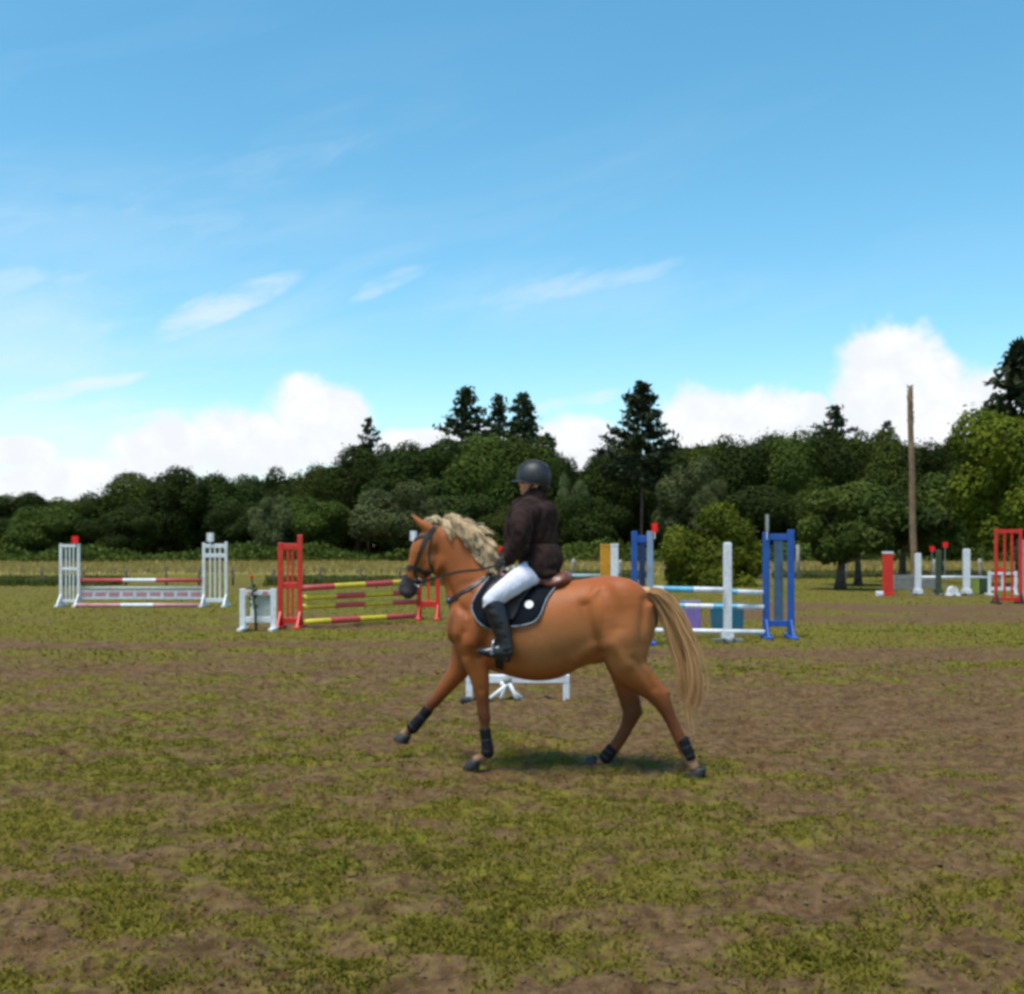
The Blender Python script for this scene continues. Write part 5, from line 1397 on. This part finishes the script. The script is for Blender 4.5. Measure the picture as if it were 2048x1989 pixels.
NH = [(1046, 1017, -.155), (1043, 1052, -.215), (1040, 1090, -.225), (1026, 1109, -.165), (1014, 1122, -.105)]   # near arm joints
FH = [(1044, 1014, .16), (1030, 1048, .215), (1026, 1084, .22), (1016, 1104, .16), (1009, 1117, .09)]
def torso(k=1.0, low=True):
    st = [(1080, 1142, 0, 36 * k, .165 * k), (1081, 1120, 0, 37 * k, .165 * k), (1080, 1095, 0, 34 * k, .145 * k), (1077, 1072, 0, 36 * k, .15 * k), (1073, 1048, 0, 40 * k, .165 * k), (1069, 1026, 0, 39 * k, .185 * k), (1067, 1012, 0, 31 * k, .165 * k), (1068, 1001, 0, 22 * k, .10 * k)]
    return loft(st, 4, 22)
def arm(J, k):
    rad = (21, 19.5, 17, 13.5, 10.5)
    return loft([(*j, r * k, r * k / PXM * .95) for j, r in zip(J, rad)], 4, 14)
def leg(sg, k):
    return loft([(1072, 1140, .10 * sg, 28 * k, .10 * k), (1047, 1155, .21 * sg, 24 * k, .085 * k), (1015, 1177, .295 * sg, 21.5 * k, .074 * k), (987, 1198, .335 * sg, 18.5 * k, .064 * k), (978, 1207, .34 * sg, 16.5 * k, .06 * k)], 4, 16)
def shin(sg, k):
    return loft([(978, 1198, .335 * sg, 19 * k, .06 * k), (988, 1214, .34 * sg, 19.5 * k, .062 * k), (997, 1238, .345 * sg, 19 * k, .06 * k), (1004, 1262, .35 * sg, 16 * k, .05 * k), (1009, 1284, .355 * sg, 13.5 * k, .042 * k), (1011, 1298, .36 * sg, 14 * k, .042 * k)], 4, 16)
def foot(sg, k=1.0):
    return loft([(1022, 1304, .36 * sg, 10 * k, .030 * k), (1011, 1304, .36 * sg, 14 * k, .036 * k), (994, 1304, .362 * sg, 12.5 * k, .040 * k), (976, 1304, .365 * sg, 9.5 * k, .042 * k), (962, 1303, .362 * sg, 7 * k, .036 * k), (955, 1302, .36 * sg, 4.5 * k, .022 * k)], 4, 14)
HEAD = [ball(1068, 954, 0, 27, .078, 29), loft([(1068, 960, 0, 26, .07), (1060, 970, 0, 22, .062), (1054, 979, 0, 16, .05), (1050, 985, 0, 9, .034)], 4, 16),
        loft([(1074, 975, 0, 16, .055), (1073, 992, 0, 16, .058), (1072, 1008, 0, 18, .07)], 3, 14),
        loft([(1046, 959, 0, 4, .012), (1041.5, 966, 0, 4.2, .014), (1040, 969.5, 0, 3.6, .017)], 3, 10),                     # nose
        ball(1043.5, 978, 0, 4, .022, 2.2, 8), ball(1044.5, 981, 0, 4, .020, 2.2, 8), ball(1047, 987, 0, 6, .024, 4.5, 8),            # lips, chin
        ball(1050, 971, -.040, 8, .022, 6, 8), ball(1050, 971, .040, 8, .022, 6, 8),                                           # cheeks
        ball(1072, 969, -.078, 5, .010, 8, 8), ball(1072, 969, .078, 5, .010, 8, 8)]                                           # ears
fuse('body', HEAD + [torso(.9), arm(NH, .8), arm(FH, .8), leg(-1, .86), leg(1, .86), shin(-1, .8), shin(1, .8), ball(1078, 1138, 0, 34, .15, 20)], .0062, 5, [SKIN], person)
for sl in (-1, 1):
    vs, fs = ball(1044.5, 963.2, .029 * sl, 2.6, .008, 2.0, 8); MB().add(vs, fs).build('eye', EYEM, person, True, True)
# jacket with raised collar and flared skirt
J = [torso(1.06), arm(NH, 1.12), arm(FH, 1.12)]
J += [loft([(1079, 1092, 0, 38, .165), (1081, 1112, 0, 43, .19), (1082, 1132, 0, 44, .205), (1086, 1148, 0, 36, .21)], 4, 22)]
J += [loft([(1068, 1006, 0, 30, .115), (1071, 996, 0, 26, .082), (1074, 988, 0, 24, .075), (1076, 983, 0, 22, .070)], 4, 20)]
J += [ball(1040, 1013, 0, 14, .06, 16), ball(1034, 1020, .05, 12, .05, 14), ball(1060, 1010, -.10, 20, .08, 14), ball(1060, 1010, .10, 20, .08, 14), ball(1096, 1028, 0, 18, .13, 26), ball(1064, 1140, -.15, 20, .06, 20), ball(1064, 1140, .15, 20, .06, 20), ball(1090, 1148, -.12, 24, .08, 12)]
jk = fuse('jacket', J, .0075, 6, [JACKET], person)
def wrinkle(o, amp, fx, fy, seed):
    V = co_of(o); N = np.empty(len(V) * 3, np.float32); o.data.vertices.foreach_get('normal', N); N = N.reshape(-1, 3)
    px, py, l = to_px(V)
    d = fbm(px * fx + 40 * l, py * fy + 13 * l, seed, 3) - .5
    set_co(o, V + N * (d * amp)[:, None])
wrinkle(jk, .034, .020, .034, 3)
def vent_line():
    """belt seam round the waist of the jacket"""
    V = co_of(jk); px, py, l = to_px(V)
    N = np.empty(len(V) * 3, np.float32); jk.data.vertices.foreach_get('normal', N); N = N.reshape(-1, 3)
    d = np.exp(-((py - (1088 - .02 * (px - 1080))) / 2.6) ** 2) * (px > 1052)
    set_co(jk, V - N * (d * .007)[:, None])
vent_line()
BR = [leg(-1, 1.0), leg(1, 1.0), ball(1078, 1140, 0, 40, .175, 22), loft([(979, 1206, -.338, 17, .06), (986, 1216, -.34, 17, .058)], 3, 14), loft([(979, 1206, .338, 17, .06), (986, 1216, .34, 17, .058)], 3, 14)]
br = fuse('breeches', BR, .007, 6, [BREECH], person)
wrinkle(br, .012, .05, .05, 8)
for sg in (-1, 1):
    bt = fuse('boot', [loft([(982, 1206, .337 * sg, 20.5, .066), (990, 1218, .34 * sg, 20.5, .066), (998, 1240, .345 * sg, 20, .063), (1005, 1264, .35 * sg, 17, .053), (1010, 1286, .355 * sg, 14.5, .045), (1012, 1298, .36 * sg, 15, .044)], 4, 16), foot(sg, 1.08),
                       loft([(1014, 1312, .36 * sg, 9, .030), (1013, 1321, .36 * sg, 9, .030)], 2, 12)], .006, 4, [BLACKBOOT], person)
    wrinkle(bt, .006, .06, .12, 5)
    # stirrup: leather, arched iron and tread
    lt = strap3([H_(1004, 1268, .352 * sg), H_(999, 1276, .362 * sg), H_(993, 1284, .366 * sg), H_(988, 1291, .366 * sg)], .026, .005, 'stirrup_leather', DARKLEATHER, saddle, HN * sg)
    cc = H_(986, 1309, .365 * sg)
    arch = []
    for a in np.linspace(-.15, math.pi + .15, 15):
        arch.append(cc + HN * (.056 * math.cos(a)) + Vector((.010 * math.sin(a), 0, .012 + .095 * max(0, math.sin(a)))))
    MB().tube(arch, .007, 8).build('stirrup_iron', STEEL, saddle, True, True)
    fw = HN.cross(Vector((0, 0, 1)))
    MB().tube([cc - HN * .056 + Vector((0, 0, .008)), cc + HN * .056 + Vector((0, 0, .008))], .014, 8).build('stirrup_tread', STEEL, saddle, True, True)

# gloved hands: palm, four curled fingers and a thumb closed on the rein
def hand(c, sg, name='glove'):
    al = HN.cross(Vector((0, 0, 1))).normalized(); fw = al if al.x < 0 else -al
    up = Vector((0, 0, 1)); S_ = []
    def tube3(pts, rad):
        b = MB(); b.tube(pts, rad, 10); return b.v, b.f
    wr = c - fw * .055 + up * .012
    S_.append(tube3([wr - fw * .02, wr + fw * .012, c - fw * .012, c + fw * .012], [.024, .027, .034, .030]))
    for k, (ln, dz) in enumerate(((.030, .030), (.033, .011), (.031, -.008), (.026, -.026))):
        root_ = c + up * dz + fw * .014 - HN * (.014 * sg * -1)
        k1 = root_ + fw * ln * .85 + up * .002; k2 = k1 + HN * (-sg) * .028 * (-1) * -1 + fw * .004 - up * .004; k3 = k2 - fw * .030 - up * .002
        S_.append(tube3([root_ - fw * .012, root_ + fw * ln * .4, k1, k1.lerp(k2, .5) + fw * .004, k2, k3], [.0105, .0102, .0098, .0095, .0092, .0072]))
    th0 = c + up * .024 - fw * .012
    S_.append(tube3([th0, th0 + up * .016 + fw * .012, th0 + up * .022 + fw * .036, th0 + up * .018 + fw * .054], [.013, .0125, .0105, .008]))
    return fuse(name, S_, .0034, 3, [GLOVE], person)
hand(hand_n, -1); hand(hand_f, 1)

# helmet: shell with raised centre panel, peak, harness
def build_helmet():
    c = H_(1068, 956, 0); al = Vector((0, 0, 1)).cross(HN).normalized(); fw = al if al.x < 0 else -al; up = Vector((0, 0, 1))
    vs, fs, n, mrow = [], [], 36, 14
    for i in range(mrow + 1):
        for k in range(n):
            a = 2 * math.pi * k / n
            low = -.42 + .30 * max(0, math.cos(a)) - .10 * max(0, -math.cos(a))             # rim rises over the brow, drops at the nape
            e = low + (math.pi / 2 - low) * i / mrow
            rr = .127 if math.cos(a) > 0 else .124
            ridge = 1 + .035 * math.exp(-(math.sin(a) * math.cos(e) / .16) ** 2)
            vs.append(c + fw * (math.cos(a) * math.cos(e) * rr * ridge) + HN * (math.sin(a) * math.cos(e) * .101) + up * (math.sin(e) * .124 * ridge))
    for i in range(mrow):
        for k in range(n): fs.append((i * n + k, i * n + (k + 1) % n, (i + 1) * n + (k + 1) % n, (i + 1) * n + k))
    o = MB().add(vs, fs).build('helmet', HELMET, person, True, True)
    so = o.modifiers.new('shell', 'SOLIDIFY'); so.thickness = .012; so.offset = -1
    rim = [vs[k] * 1.0 for k in range(n)] + [vs[0]]
    MB().tube(rim, .006, 8, caps=False).build('rim', RUBBER, o, True, True)
    top_ = [c + fw * (math.cos(e) * .134) + up * (math.sin(e) * .131) for e in np.linspace(.35, 2.55, 12)]
    vs2, fs2 = [], []
    for i, p in enumerate(top_):
        t = (top_[min(i + 1, 11)] - top_[max(i - 1, 0)]).normalized(); nn = (p - c).normalized(); w = .032 * (.6 + .4 * math.sin(i / 11 * math.pi))
        for sgn, dz in ((-1, -.006), (-.8, .003), (.8, .003), (1, -.006)): vs2.append(p + HN * (w * sgn) + nn * dz)
    for i in range(11):
        for k in range(3): fs2.append((i * 4 + k, i * 4 + k + 1, i * 4 + 5 + k, i * 4 + 4 + k))
    MB().add(vs2, fs2).build('centre_panel', mat('grey_helmet_panel', (.045, .048, .055), .7, .2, 30, bump=.2, bscale=160), o, True, True)
    # peak
    pv, pf = [], []; m = 13
    for j, (d, z) in enumerate(((-.006, .0), (.020, -.004), (.040, -.012))):
        for k in range(m):
            a = (k / (m - 1) - .5) * 2.0
            low = -.42 + .30 * max(0, math.cos(a)); b0 = c + fw * (math.cos(a) * math.cos(low) * .134) + HN * (math.sin(a) * math.cos(low) * .106) + up * (math.sin(low) * .128)
            ext = d * max(0, math.cos(a * 1.35)) ** .6
            pv.append(b0 + fw * ext + up * z * max(0, math.cos(a * 1.35)))
    for j in range(2):
        for k in range(m - 1): pf.append((j * m + k, j * m + k + 1, (j + 1) * m + k + 1, (j + 1) * m + k))
    p = MB().add(pv, pf).build('peak', HELMET, o, True, True)
    so = p.modifiers.new('shell', 'SOLIDIFY'); so.thickness = .006
    for sl in (-1, 1):
        strap3([H_(1066, 966, .088 * sl), H_(1060, 976, .078 * sl), H_(1053, 988, .045 * sl), H_(1050, 991, 0)], .016, .003, 'chin_strap', RUBBER, o, HN * sl)
build_helmet()
fuse('hair', [loft([(1088, 966, 0, 10, .05), (1089, 976, 0, 10, .05), (1087, 985, 0, 8, .045)], 3, 14), loft([(1074, 962, 0, 20, .082), (1082, 974, 0, 14, .07)], 3, 14)], .006, 3, [HAIR], person)
